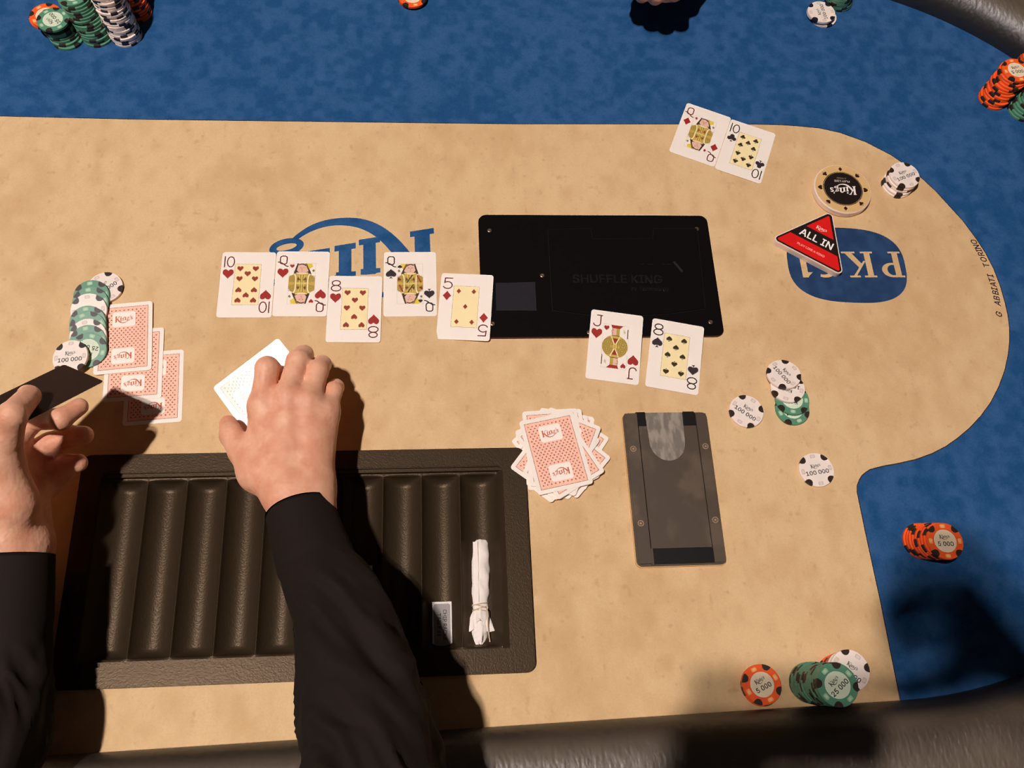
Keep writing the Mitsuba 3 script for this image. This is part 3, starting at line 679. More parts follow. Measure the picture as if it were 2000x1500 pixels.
def back_print(bsdf):
    pr = Print(CT); a, b = 0.0268, 0.0392
    fr = sg.box(-a, -b, a, b)
    pr.add(fr, (140, 84, 66), 1); pr.add(fr.buffer(-0.0005), (249, 206, 180), 2)
    inner = fr.buffer(-0.0006); lines = []
    for k_ in range(-40, 41):
        x = k_ * 0.0021
        lines += [sg.LineString([(x - 0.06, -0.06 * 1.5), (x + 0.06, 0.06 * 1.5)]).intersection(inner), sg.LineString([(x - 0.06, 0.06 * 1.5), (x + 0.06, -0.06 * 1.5)]).intersection(inner)]
    for l in lines:
        if not l.is_empty and l.geom_type == 'LineString': pr.add(l.buffer(0.00016, cap_style='flat'), (238, 160, 130), 3)
    for i in range(-9, 10):
        for j in range(-8, 9):
            for o in (0, 0.5):
                x, y = (i + o) * 0.0046, (j + o) * 0.0058
                if abs(x) < a - 0.0016 and abs(y) < b - 0.0018: pr.add(disc(x, y, 0.00085, 2), (146, 70, 50), 4)
    for sg_ in (1, -1):
        c = (0, sg_ * 0.0232)
        pr.add(rect(-0.0125, c[1] - 0.0095, 0.0125, c[1] + 0.0095, 0.002), (246, 234, 218), 5)
        pr.add(kings(0.0078, 0, c[1], 0 if sg_ > 0 else 180), (196, 96, 56), 6)
    return pr.shape(bsdf)
BACK = back_print('print'); BACK_GLOSSY = back_print('print_glossy')

def card(name, label, rk=None, st=None, p=None, rot=0.0, tilt=None, group=None, back=False, stock='card_stock'):
    k = thing(name, label, 'playing card', group)
    to = pose(p, math.radians(rot), tilt)
    part(k + '__stock', CARD[stock], to)
    if rk:
        for nm, s in face_parts(rk, st): part(f'{k}__{nm}', s, to)
    if back: part(k + '__back_pattern', BACK_GLOSSY if stock == 'card_glossy' else BACK, to)
    return k

Z1 = 0.0004
for rk, st, x, y, a, z, lab in (
        ('10', 'heart', -0.2236, 0.5343, -0.4, 0.0001, 'ten of hearts, face up, leftmost of the five middle cards'),
        ('Q', 'heart', -0.1597, 0.5351, -0.5, 0.0005, 'queen of hearts, face up, right of the ten of hearts'),
        ('8', 'heart', -0.0966, 0.5007, -0.9, 0.0010, 'eight of hearts, face up, set below the queens'),
        ('Q', 'spade', -0.0315, 0.5347, 0.3, 0.0001, 'queen of spades, face up, lying on the blue lettering'),
        ('5', 'diamond', 0.0338, 0.5020, -5.2, 0.0042, 'five of diamonds, face up, touching the black machine cover'),
        ('J', 'heart', 0.2089, 0.4470, -8.6, 0.0042, 'jack of hearts, face up, at the lower edge of the machine cover'),
        ('8', 'spade', 0.2801, 0.4342, -11.2, 0.0042, 'eight of spades, face up, right of the jack of hearts'),
        ('Q', 'diamond', 0.3533, 0.7609, -23.0, 0.0002, 'queen of diamonds, face up across the edge of tan and blue cloth'),
        ('10', 'club', 0.4110, 0.7340, -22.5, 0.0007, 'ten of clubs, face up, overlapping the queen of diamonds')):
    tl = None
    if rk == '5': tl = tilt_to((-1, -0.15), 0.075); z = 0.0026
    if rk == 'J': tl = tilt_to((0, -1), 0.080); z = 0.0039
    if (rk, st) == ('8', 'spade'): tl = tilt_to((0, -1), 0.064); z = 0.0034
    card('playing_card', lab, rk, st, (x, y, z), a, tl)

# three cards face down beside the chips
for (x, y, a, z, lab) in ((-0.3159, 0.4037, 4.0, 0.0002, 'lowest of three red patterned cards face down beside the fallen chips'),
                          (-0.3406, 0.4316, 4.0, 0.0010, 'middle of three red patterned cards face down beside the fallen chips'),
                          (-0.3556, 0.4647, 5.5, 0.0022, 'topmost of three red patterned cards face down beside the fallen chips')):
    card('playing_card', lab, None, None, (x, y, z), a, None, 'face-down cards beside the chips', True)

# the loose pile of discards
ords = ['topmost', 'second', 'third', 'fourth', 'fifth', 'sixth', 'seventh', 'eighth', 'ninth', 'tenth', 'eleventh', 'twelfth', 'thirteenth', 'fourteenth', 'fifteenth', 'sixteenth', 'seventeenth', 'eighteenth', 'nineteenth', 'twentieth', 'twenty-first', 'twenty-second', 'twenty-third', 'twenty-fourth', 'twenty-fifth', 'twenty-sixth']
pile = [(0.1385, 0.3230, -12), (0.1290, 0.3190, 0), (0.1330, 0.3170, 38), (0.1420, 0.3165, -36), (0.1255, 0.3160, -28), (0.1350, 0.3200, -5), (0.1390, 0.3160, 48), (0.1265, 0.3125, -40), (0.1320, 0.3150, 24), (0.1345, 0.3225, 4), (0.1300, 0.3150, -38), (0.1375, 0.3180, -24), (0.1285, 0.3230, 3), (0.1345, 0.3150, 30), (0.1300, 0.3160, 11.3)]
for i, (x, y, a) in enumerate(pile):
    nth = len(pile) - 1 - i
    lab = ('topmost red patterned card, face down, on the loose discard pile' if nth == 0 else f'{ords[nth]} card from the top of the loose discard pile')
    card('playing_card', lab, None, None, (x, y, 0.0003 + 0.00055 * i), a, None, 'cards of the discard pile', True)

# the packet held in the dealer's right hand
def Rm(a, tx, ty):
    r = trimesh.transformations.rotation_matrix
    return (r(ty, [0, 1, 0]) @ r(tx, [1, 0, 0]))[:3, :3]
PK_C, PK_A, PK_T = np.array([-0.1902, 0.3923, 0.0300]), -0.9428, Rm(0, 0.2598, -0.0983)
nrm = PK_T @ np.array([0, 0, 1.0])
for i, (dx, dy, da) in enumerate(((0.0005, -0.0018, -1.2), (-0.0004, -0.0012, -0.5), (0, 0, 0))):
    off = PK_T @ np.array([math.cos(PK_A) * dx - math.sin(PK_A) * dy, math.sin(PK_A) * dx + math.cos(PK_A) * dy, 0.0])
    card('playing_card', ['lowest', 'middle', 'topmost'][i] + ' of the glaring pale cards gripped by the right hand', None, None,
         PK_C + off + nrm * (0.0004 * (i - 2)), math.degrees(PK_A) + da, PK_T, 'cards held in the right hand', True, 'card_glossy')

# the dark card between thumb and fingers of the left hand
DK_C, DK_T = np.array([-0.3803, 0.3499, 0.116]), np.array([[0.8078, 0.5886, -0.0321], [-0.4639, 0.6683, 0.5815], [0.3638, -0.4548, 0.8129]])
card('playing_card', 'plain dark cut card held up by the left hand', None, None, DK_C, 0.0, DK_T, None, False, 'card_dark')

# ------------------------------------------------------------------ buttons
db = thing('dealer_button', 'round clear button with a black centre, gold ring and card suits', 'dealer button')
dc = at(1645.5, 369.5, 0.0085); R = 0.0380
part(db + '__body', mikit.ply(lathe([(0, 0.0002), (R - 0.002, 0.0002), (R, 0.0015), (R, 0.0085), (R - 0.0012, 0.0098), (0, 0.0098)], 64), 'clear_plastic', smooth=30), pose((dc[0], dc[1], 0.0)))
pr = Print(0.0098); pr.add(disc(0, 0, R - 0.0016, 24), (214, 176, 118), 1)
ring = disc(0, 0, 0.0262, 24)
pr.add(ring, (32, 24, 22), 2); pr.add(ring.buffer(-0.0009).difference(ring.buffer(-0.0013)), (196, 160, 110), 3)
for i in range(8): 
    a = math.radians(i * 45); pr.add(place(SUITS[['heart', 'spade', 'diamond', 'club'][i % 4]], 0.0306 * math.cos(a), 0.0306 * math.sin(a), i * 45 + 90, 0.0066), (52, 24, 20), 2)
pr.add(kings(0.0138, 0, 0.0012), (240, 228, 214), 3)
pr.add(moved(text('PLAY LIKE', 0.0030, True), 0, -0.0115), (206, 190, 176), 3); pr.add(moved(text('A KING', 0.0026), 0, -0.0160), (150, 130, 118), 3)
part(db + '__face', pr.shape('print_glossy'), pose((dc[0], dc[1], 0.0), math.radians(176)))

ab = thing('all_in_button', 'triangular red and black button reading ALL IN, on the blue badge', 'all-in button')
za = 0.0090
tv = np.array([at(*q, za)[:2] for q in ((1622, 417), (1512, 466), (1643, 534))]); tc = tv.mean(0); tv = tc + (tv - tc) * 1.10
ang = math.atan2(*(tv[2] - tv[1])[::-1])             # the foot of the triangle runs from its left to its lower corner
cs, sn = math.cos(-ang), math.sin(-ang)
loc = (tv - tc) @ np.array([[cs, sn], [-sn, cs]])
tri = sg.Polygon(loc).buffer(-0.006).buffer(0.0045, quad_segs=6)
full = sg.Polygon(loc).buffer(-0.006).buffer(0.0060, quad_segs=8)
to = pose((tc[0], tc[1], 0.0), ang)
part(ab + '__body', mikit.ply(bevelled(full, 0.0002, za, 0.0012, 3), 'clear_plastic', smooth=30), to)
pr = Print(za); pr.add(tri, (36, 26, 24), 1)
ix = tri.buffer(-0.0022); mx0, my0, mx1, my1 = ix.bounds
hh = my1 - my0; mx = (loc[1][0] + loc[2][0]) / 2
pr.add(ix.intersection(sg.box(-1, my0, 1, my0 + hh * 0.275)), (216, 30, 28), 2)
top = ix.intersection(sg.box(-1, my0 + hh * 0.545, 1, 1)).buffer(-0.0010, join_style='mitre'); pr.add(top, (216, 30, 28), 2)
pr.add(moved(text('ALL IN', 0.0102, True, 0, 1.0), mx, my0 + hh * 0.405), (244, 236, 226), 3)
pr.add(moved(text('PLAY LIKE A KING', 0.0031, True), mx, my0 + hh * 0.135), (246, 190, 170), 3)
pr.add(kings(0.0056, mx, my0 + hh * 0.65), (246, 214, 196), 3)
part(ab + '__face', pr.shape('print_glossy'), to)

# ------------------------------------------------------------------ chips
CR, CHT = 0.0200, 0.0033
CHIP = {c: mikit.ply(lathe([(0, 0.0), (CR - 0.00025, 0.0), (CR, 0.00025), (CR, CHT - 0.00025), (CR - 0.00025, CHT), (0, CHT)], 40), 'chip_' + c, smooth=40) for c in ('white', 'green', 'orange')}
spot_shape = ellipse(CR, 0, 0.0054, 0.0045, 6).intersection(disc(0, 0, CR + 0.00005, 40))
SPOT = {b: mikit.ply(extrude(spot_shape, -0.00004, CHT + 0.00006), b) for b in ('chip_spot', 'chip_spot_blue')}
INK = {'white': ((232, 220, 206), (226, 216, 206), (206, 190, 176)), 'green': ((206, 218, 190), (202, 214, 186), (150, 188, 150)), 'orange': ((232, 212, 178), (230, 210, 176), (255, 160, 84))}
VALUE = {'white': '100 000', 'green': '25 000', 'orange': '5 000'}
INLAY, MARKS, LETTER = {}, {}, {}
for c in CHIP:
    r = 0.0125 if c != 'white' else 0.0120
    pr = Print(CHT); pr.add(disc(0, 0, r, 12), INK[c][0], 1); INLAY[c] = pr.shape()
    pr = Print(CHT)
    pr.add(rect(0.0140, -0.0030, 0.0182, 0.0030, 0.0012), INK[c][2], 1); pr.add(rect(0.0148, -0.0016, 0.0174, 0.0016, 0.0008), tuple(0.5 * np.array(INK[c][2]) + 0.5 * np.array(INK[c][0])), 2)
    MARKS[c] = pr.shape()
    pr = Print(CHT); pr.add(kings(0.0046, 0, 0.0044), (76, 68, 62), 2); pr.add(moved(text(VALUE[c], 0.0046, True, 0, 1.08 if c == 'white' else 1.0), 0, -0.0030), (52, 44, 42), 2)
    LETTER[c] = pr.shape()

def chip(color, p, rot, label, group, face=True, tilt=None, spot='chip_spot', marks=True):
    k = thing('poker_chip', label, 'poker chip', group)
    to = pose(p, math.radians(rot), tilt)
    part(k + '__body', CHIP[color], to)
    for q in range(4): part(k + '__edge_spot', SPOT[spot], pose(p, math.radians(rot + 90 * q + 45), tilt))
    if face:
        part(k + '__inlay', INLAY[color], to); part(k + '__lettering', LETTER[color], to)
    if face or marks:
        for q in range(4): part(k + '__edge_mark', MARKS[color], pose(p, math.radians(rot + 90 * q), tilt))

def tower(colors, base, top, rot_top, where, group, z0=0.0, jitter=0.0006, spot='chip_spot', seed=1, topface=True):
    """a stack of chips from its lowest (colors[0]) up; base and top are points in the plane of the cloth"""
    r = random.Random(seed); n = len(colors)
    for i, c in enumerate(colors):
        t = i / max(n - 1, 1); x, y = (1 - t) * base[0] + t * top[0], (1 - t) * base[1] + t * top[1]
        nth = n - 1 - i
        word = 'topmost' if nth == 0 else f'{ords[nth]} from the top'
        if n == 1: lab = f'{c} poker chip with dark edge spots {where}'
        else: lab = f'{c} chip, {word} of the {where}'
        last = i == n - 1
        chip(c, (x + (0 if last else r.uniform(-jitter, jitter)), y + (0 if last else r.uniform(-jitter, jitter)), z0 + i * (CHT + 0.00014)), rot_top if last else r.uniform(0, 90), lab, group, last and topface, None, spot, False)

# fallen row at the left: each chip leans on the one before
row = [('white', (204.5, 561), 0.0, 40, 0.0), ('green', (178, 578), 9, 10, .0), ('green', (176, 591), 12, 12, 0), ('white', (173, 605), 14, 8, 0), ('green', (171, 629), 15, 10, 0), ('green', (171, 640), 15, 25, 0), ('white', (171.5, 655), 15, 15, 0), ('green', (171.5, 667), 14, 12, 0), ('green', (172, 682), 12, 168, 0)]
for i, (c, q, tl, rot, _) in enumerate(row):
    a = math.radians(tl); d = np.array([0.05, -1.0])
    zc = CR * math.sin(a) * 0.9 + 0.0004
    p = at(*q, zc + CHT)
    nth = len(row) - i
    lab = f'{c} chip, {["first", "second", "third", "fourth", "fifth", "sixth", "seventh", "eighth", "ninth"][i]} from the far end of the fallen row'
    chip(c, (p[0], p[1], zc), rot, lab, 'fallen row of chips at the left', c != 'x' and i in (0, 8), tilt_to(d, a) if tl else None)
p = at(138, 697, 0.0095)
chip('white', (p[0], p[1], 0.0068), 2, 'white chip reading 100 000 at the near end of the fallen row', 'fallen row of chips at the left', True, tilt_to((-1, -0.6), 0.17))
# slanted spread by the card holder
for i, (c, q, tl, rot, z) in enumerate((('green', (1548, 798), 0, 20, 0.0003), ('green', (1547.7, 779.5), 4, 172, 0.0035), ('white', (1539, 757), 9, 160, 0.0052), ('white', (1531.5, 731), 11, -62, 0.0068))):
    p = at(*q, z + CHT)
    chip(c, (p[0], p[1], z), rot, f'{c} poker chip, {["lowest", "second from below", "third from below", "topmost"][i]} of four slanted chips near the card holder', 'slanted four chips', True, tilt_to((-0.3, 1.0), math.radians(tl)) if tl else None)
p = at(1458, 803, CHT); chip('white', (p[0], p[1], 0.0001), -38, 'single white poker chip between the card holder and the slanted four', 'single white chips', True)
p = at(1595, 917.5, CHT); chip('white', (p[0], p[1], 0.0001), 8, 'single white poker chip beside the blue corner of the cloth', 'single white chips', True)
# five at the round end
tower(['white'] * 5, at(1750, 362.5)[:2], at(1767, 341.5, 0.0170)[:2], 22, 'short white stack beside the round button', 'white stack at the round end', seed=4, jitter=0.0009)
# orange, right
tower(['orange'] * 9, at(1796.5, 1057.5)[:2], at(1846.5, 1056.5, 0.0305)[:2], -2, 'slanted orange stack on blue cloth', 'orange stack at the right', z0=BLUE_Z, seed=5, jitter=0.0004)
# bottom right
tower(['orange'] * 3, at(1483, 1339)[:2], at(1488.5, 1337, 0.0100)[:2], 24, 'low orange stack at the near table edge', 'orange stack at the near edge', seed=6)
tower(['green'] * 24, at(1578, 1333)[:2], at(1635.5, 1338, 0.082)[:2], 38, 'tall green stack at the near edge', 'green stack at the near edge', seed=7, jitter=0.0008)
tower(['orange'] * 7 + ['white'] * 4, at(1634, 1319)[:2], at(1660.5, 1309, 0.0375)[:2], -40, 'mixed stack behind the tall green stack', 'mixed stack at the near edge', seed=8)
# top left group
for i in range(9):
    c = 'orange' if i in (6, 7) else 'green'
    q, z = [(133, 76), (132, 76), (134, 75), (133, 76), (132, 75), (134, 76), (124.5, 68), (122, 67), (133.5, 73)][i], BLUE_Z + i * (CHT + 0.00014)
    p = at(*q); word = 'topmost' if i == 8 else f'{ords[8 - i]} from the top'
    if i == 8: p = at(103, 37.5, z + CHT)
    elif i > 5: p = at(89 - (i == 6), 29 + 3 * (i == 6), z + CHT)
    else: p = p * (1 - i / 9) + at(101, 40, z + CHT) * (i / 9)
    chip(c, (p[0], p[1], z), 130 if i > 5 else rng.uniform(0, 90), f'{c} chip, {word} of the short upper-left stack holding two orange chips', 'short mixed stack at the upper left', i > 6, None, 'chip_spot', i > 6)
tower(['green'] * 16, at(191, 70)[:2], at(141, -13, 0.0545)[:2], 20, 'tall green stack in the upper left', 'tall green stack at the upper left', z0=BLUE_Z, seed=10, jitter=0.0012)
tower(['white'] * 25, at(247.5, 70)[:2], at(191, -44, 0.0855)[:2], 20, 'tall white stack in the upper left', 'white stack at the upper left', z0=BLUE_Z, seed=11, jitter=0.0011, spot='chip_spot_blue')
tower(['orange'] * 18, at(268, 24)[:2], at(219, -70, 0.0615)[:2], 20, 'orange stack shaded by the tall white stack', 'shaded orange stack at the upper left', z0=BLUE_Z, seed=12)
# top
tower(['orange'] * 2, at(805.5, -3)[:2], at(805.5, -8, 0.0066)[:2], 15, 'orange pair at the top edge', 'orange pair at the far side', z0=BLUE_Z, seed=14)
tower(['white'] * 3, at(1604, 32)[:2], at(1605, 22.5, 0.0100)[:2], 95, 'low white stack at the far side', 'low white stack at the far side', z0=BLUE_Z, seed=15, spot='chip_spot_blue', jitter=0.0014)
tower(['green'] * 9, at(1637, 3)[:2], at(1640, -30, 0.0305)[:2], 10, 'green stack behind the low white one', 'green stack at the far side', z0=BLUE_Z, seed=16)
# right edge
tower(['orange'] * 12, at(1938, 194)[:2], at(1986, 136, 0.0410)[:2], 10, 'tall orange stack near the right rail', 'orange stack near the rail', z0=BLUE_Z, seed=17, jitter=0.0014)
tower(['green'] * 11, at(1996, 216)[:2], at(2046, 168, 0.0375)[:2], 10, 'green stack at the right edge', 'green stack near the rail', z0=BLUE_Z, seed=18, jitter=0.0012)
tower(['orange'] * 12, at(1985, 168)[:2], at(2026, 112, 0.0410)[:2], 10, 'rear orange stack at the right edge', 'rear orange stack near the rail', z0=BLUE_Z, seed=19)

# ------------------------------------------------------------------ paper roll in the last channel
pr_ = thing('paper_roll', 'white paper wrapped into a roll and tied with a rubber band in the chip tray', 'paper roll')
A, B = at(941, 1052, -0.008), at(936, 1262, -0.010)
n = 40; ts = np.linspace(0, 1, n)
rad_ = np.interp(ts, [0, 0.02, 0.10, 0.35, 0.58, 0.63, 0.68, 0.76, 0.90, 0.97, 1.0], [0.0055, 0.0078, 0.0092, 0.0098, 0.0090, 0.0078, 0.0068, 0.0086, 0.0070, 0.0040, 0.0020])
base = np.array([A * (1 - t) + B * t for t in ts]); base[:, 2] = -0.0165 + np.interp(ts, [0, 1], [0.0, 0.0]) 
m = tube(base, rad_, 28, squash=0.85)
v = np.array(m.vertices); ax = (B - A) / np.linalg.norm(B - A)
tt = (v - A) @ ax / np.linalg.norm(B - A); rel = v - (base[0] + np.outer(tt, base[-1] - base[0])); ang_ = np.arctan2(rel[:, 2], rel[:, 0])
crease = (meshkit.noise(np.c_[ang_ * 1.6 + 4, tt * 14, tt * 0]) - 0.5) * 0.0030 * np.where(tt > 0.6, 1.5, 0.7) + np.maximum(0, np.sin(ang_ * 5 + tt * 9)) ** 6 * 0.0016 * (tt > 0.64)
rl = np.linalg.norm(rel, axis=1, keepdims=True); v = v + rel / np.maximum(rl, 1e-6) * crease[:, None]
m = trimesh.Trimesh(v, m.faces, process=False)
part(pr_ + '__wrapper', mikit.ply(m, 'paper', smooth=28))
# the loose overlap edge and the torn skirt of the tail
side = np.array([ax[1], -ax[0], 0])
edge = []
for t in np.linspace(0.03, 0.60, 14):
    c = A * (1 - t) + B * t; c[2] = -0.0165; w_ = (0.55 - t * 0.5) * 0.010
    edge.append((c + side * (w_ - 0.001) * -1 * -1 + [0, 0, 0.0088], c + side * (w_ + 0.0042) + [0, 0, 0.0068]))
vv = np.array([q for e in edge for q in e]); ff = [[2 * i, 2 * i + 1, 2 * i + 3] for i in range(13)] + [[2 * i, 2 * i + 3, 2 * i + 2] for i in range(13)]
part(pr_ + '__overlap_edge', mikit.ply(trimesh.Trimesh(vv, ff, process=False), 'paper'))
skirt = []
for a in np.linspace(0, 2 * math.pi, 25)[:-1]:
    k_ = len(skirt); fl = 1 + 0.35 * math.sin(5 * a) + 0.2 * math.sin(9 * a + 1)
    for t, r in ((0.665, 0.0068), (0.74, 0.0092 * (0.8 + 0.3 * fl)), (0.82 + 0.05 * math.sin(3 * a), 0.0108 * fl)):
        c = A * (1 - t) + B * t; c[2] = -0.0160
        skirt.append(c + side * r * math.cos(a) + np.array([0, 0, 0.62 * r * math.sin(a)]))
skirt = np.array(skirt); ff = []
for i in range(24):
    j = (i + 1) % 24
    for q in range(2): ff += [[i * 3 + q, j * 3 + q, j * 3 + q + 1], [i * 3 + q, j * 3 + q + 1, i * 3 + q + 1]]
part(pr_ + '__torn_tail', mikit.ply(trimesh.Trimesh(skirt, ff, process=False), 'paper'))
for t, lean in ((0.615, 0.10), (0.635, -0.12), (0.655, 0.16), (0.672, -0.05)):
    c = A * (1 - t) + B * t; c[2] = -0.0165; rr = np.interp(t, ts, rad_) + 0.0006
    loop = [c + side * rr * math.cos(a) + ax * rr * lean * math.cos(a) * 2 + np.array([0, 0, 0.86 * rr * math.sin(a)]) for a in np.linspace(0, 2 * math.pi, 29)[:-1]]
    part(pr_ + '__rubber_band', mikit.ply(tube(loop, 0.00055, 6, True), 'rubber_band', smooth=True))
q = [at(*p, z) for p, z in (((950, 1190), -0.008), ((955, 1194), -0.006), ((952, 1206), -0.008), ((953, 1225), -0.010), ((957, 1254), -0.012))]
part(pr_ + '__string', mikit.ply(tube(bez([q[0], q[1], q[2], q[3]], 10).tolist() + [q[4].tolist()], 0.0007, 6), 'rubber_band', smooth=True))

# ------------------------------------------------------------------ people
def chain(X, pts):
    """one finger: its joints with radii (metres)"""
    d = None
    for (a, ra), (b, rb) in zip(pts[:-1], pts[1:]):
        c = cone(X, a, b, ra, rb); d = c if d is None else smin(d, c, 0.004)
    return d
def hand_mesh(J, palm, forearm, h=0.0021, extra=()):
    """J: five finger chains (the first is the thumb); palm: cones; forearm: cones"""
    allp = np.array([p for ch in J for p, r in ch] + [q for a, b, ra, rb in palm + forearm for q in (a, b)])
    lo, hi = allp.min(0) - 0.045, allp.max(0) + 0.045
    X = grid(lo, hi, h)
    P = None
    for a, b, ra, rb in palm + forearm:
        c = cone(X, a, b, ra, rb); P = c if P is None else smin(P, c, 0.012)
    D = P
    for i, ch in enumerate(J):
        f = chain(X, ch); D = np.minimum(D, smin(P, f, 0.010 if i == 0 else 0.007))
    for (c, r, amt) in extra:                      # knuckles stand out, hollows sink
        D = D - amt * np.exp(-((X - np.asarray(c)) ** 2).sum(-1) / (2 * r * r))
    m = surface_nets(D, lo, h)
    m = max(m.split(only_watertight=False), key=lambda q: len(q.faces)) if len(m.faces) else m
    soften(m, 6)
    if m.volume < 0: m.invert()
    return m
A3 = lambda px, py, mm: at(px, py, mm / 1000.0)
def fingers(spec): return [[(A3(x, y, z), r / 1000.0) for x, y, z, r in ch] for ch in spec]

def sleeve_mesh(path, radii, n=72, m=150, seed=0, fold=0.0085):
    p = np.asarray(path, float); L = np.r_[0, np.cumsum(np.linalg.norm(np.diff(p, axis=0), axis=1))]
    s = np.linspace(0, L[-1], m)
    from scipy.interpolate import PchipInterpolator
    c = np.stack([PchipInterpolator(L, p[:, i])(s) for i in range(3)], 1); r = PchipInterpolator(L, np.asarray(radii))(s)
    t = tube(c, r, n, squash=0.94)
    v = np.array(t.vertices); ring = np.repeat(np.arange(m), n); th = np.tile(np.arange(n) * 2 * math.pi / n, m)
    body = v[:m * n]; rel = body - c[ring]; rel /= np.linalg.norm(rel, axis=1, keepdims=True)
    ss = s[ring]
    q = np.c_[ss * 26 + 1.3 * np.cos(th) + 0.9 * np.sin(2 * th), 1.1 * np.cos(th), 1.1 * np.sin(th)]
    f = (meshkit.fbm(q, 3, seed) - 0.5) * 2
    sharp = -np.abs(meshkit.fbm(q * [0.8, 1, 1] + 9, 2, seed + 5) - 0.5)
    k = np.clip((ss - 0.065) / 0.05, 0.0, 1)
    body = body + rel * ((fold * f + 3.0 * fold * (sharp + 0.12)) * k)[:, None]
    cuff = np.where(ss < 0.062, 0.0012, 0.0)       # the cuff is a doubled band
    body = body + rel * cuff[:, None]
    v[:m * n] = body
    return trimesh.Trimesh(v, t.faces, process=False)

def head_parts(root, c, yaw, nod, skin=True):
    """a head with face, ears and short hair; c is the middle of the skull"""
    c = np.asarray(c, float)
    R = (trimesh.transformations.rotation_matrix(yaw, [0, 0, 1]) @ trimesh.transformations.rotation_matrix(nod, [1, 0, 0]))[:3, :3]   # the face looks along +y before turning
    X = grid([-0.12, -0.13, -0.19], [0.12, 0.15, 0.14], 0.0045)
    D = cone(X, (0, -0.025, 0.03), (0, 0.025, 0.03), 0.082, 0.074)
    D = smin(D, cone(X, (0, 0.03, 0.0), (0, 0.052, -0.085), 0.062, 0.034), 0.04)
    D = smin(D, cone(X, (0, 0.095, 0.0), (0, 0.113, -0.032), 0.007, 0.012), 0.012)
    for s in (-1, 1):
        D = smin(D, cone(X, (s * 0.075, -0.005, 0.01), (s * 0.079, -0.012, -0.028), 0.012, 0.009), 0.008)
        D = smin(D, cone(X, (s * 0.022, 0.086, 0.022), (s * 0.045, 0.075, 0.020), 0.010, 0.008), 0.012)
        D = D + 0.007 * np.exp(-((X - np.array([s * 0.032, 0.094, 0.0])) ** 2).sum(-1) / (2 * 0.011 ** 2))
    D = smin(D, cone(X, (-0.018, 0.086, -0.062), (0.018, 0.086, -0.062), 0.007, 0.007), 0.008)
    m = surface_nets(D, np.array([-0.12, -0.13, -0.19]), 0.0045); soften(m, 4)
    H = cone(X, (0, -0.025, 0.034), (0, 0.018, 0.036), 0.088, 0.079)
    H = np.maximum(H, -(X[..., 2] + 0.03 - 0.9 * (X[..., 1] + 0.02).clip(0)) )
    H = H + 0.006 * (meshkit.fbm(X.reshape(-1, 3) * [70, 30, 60], 3).reshape(H.shape) - 0.5)
    hm = surface_nets(H, np.array([-0.12, -0.13, -0.19]), 0.0045)
    M = np.eye(4); M[:3, :3] = R; M[:3, 3] = c
    for q in (m, hm):
        q.apply_transform(M)
        if q.volume < 0: q.invert()
    part(root + '__hair', mikit.ply(hm, 'hair', smooth=True))
    for s in (-1, 1):
        e = trimesh.creation.icosphere(2, 0.0105); e.apply_translation([s * 0.032, 0.078, 0.002]); e.apply_transform(M)
        part(root + '__eye', mikit.ply(e, 'eye', smooth=True))
    return m
def torso_mesh(hip, chest, sl, sr, depth=0.11, extra=()):
    pts = np.array([hip, chest, sl, sr]); lo, hi = pts.min(0) - 0.20, pts.max(0) + 0.20
    X = grid(lo, hi, 0.010)
    D = cone(X, hip + np.array([-0.07, 0, 0]), chest + np.array([-0.08, 0, 0]), depth, depth * 1.05)
    D = smin(D, cone(X, hip + np.array([0.07, 0, 0]), chest + np.array([0.08, 0, 0]), depth, depth * 1.05), 0.06)
    D = smin(D, cone(X, sl, sr, 0.066, 0.066), 0.06)
    for a, b, ra, rb in extra: D = smin(D, cone(X, a, b, ra, rb), 0.03)
    D = D + 0.006 * (meshkit.fbm(X.reshape(-1, 3) * [14, 14, 26], 3, 3).reshape(D.shape) - 0.5)
    m = surface_nets(D, lo, 0.010); soften(m, 5)
    if m.volume < 0: m.invert()
    return m

# --- the dealer
dl = thing('person', 'dealer in a black long-sleeved shirt, both hands over the chip tray', 'person')
right = fingers([
    [(505, 922, 56, 17), (474, 882, 52, 14.5), (452, 850, 44, 12), (446, 828, 36, 9.5)],
    [(512, 792, 68, 13), (522, 719, 77, 11.6), (530, 722, 56, 10.2), (537, 736, 42, 8.5)],
    [(562, 776, 74, 13), (582, 705, 72, 11.4), (593, 693, 54, 10.2), (598, 693, 37, 8.8)],
    [(603, 784, 72, 12.4), (620, 724, 68, 11.0), (629, 712, 50, 9.6), (630, 712, 34, 8.2)],
    [(639, 806, 62, 11), (651, 764, 58, 9.4), (656, 756, 43, 8.4), (655, 756, 30, 7.4)]])
wr1, wr2 = A3(566, 962, 62), A3(606, 952, 60)
palm_r = [(wr1, right[1][0][0], .0225, .0140), (wr1, right[2][0][0], .0225, .0145), (wr2, right[3][0][0], .0215, .0140), (wr2, right[4][0][0], .0205, .0135), (wr1, right[0][0][0], .021, .019),
          (right[0][0][0], A3(512, 812, 58), .018, .012)]
elbow_r = A3(722, 1430, 128)
mid_r = A3(618, 1100, 78)
fore_r = [(wr1, mid_r, .0245, .026), (wr2, mid_r, .0235, .026), (mid_r, elbow_r, .026, .034)]
kn = [(right[i][0][0] + np.array([0, 0, 0.012]), 0.008, 0.0030) for i in (1, 2, 3, 4)] + [(right[i][1][0], 0.009, 0.0012) for i in (1, 2, 3)]
for i in (2, 3, 4):                                 # sinews between knuckles and wrist
    for t in (0.25, 0.45, 0.65):
        kn.append((right[i][0][0] * (1 - t) + (wr1 if i < 3 else wr2) * t + np.array([0, 0, 0.015]), 0.0055, 0.0016))
mr = hand_mesh(right, palm_r, fore_r, extra=kn)

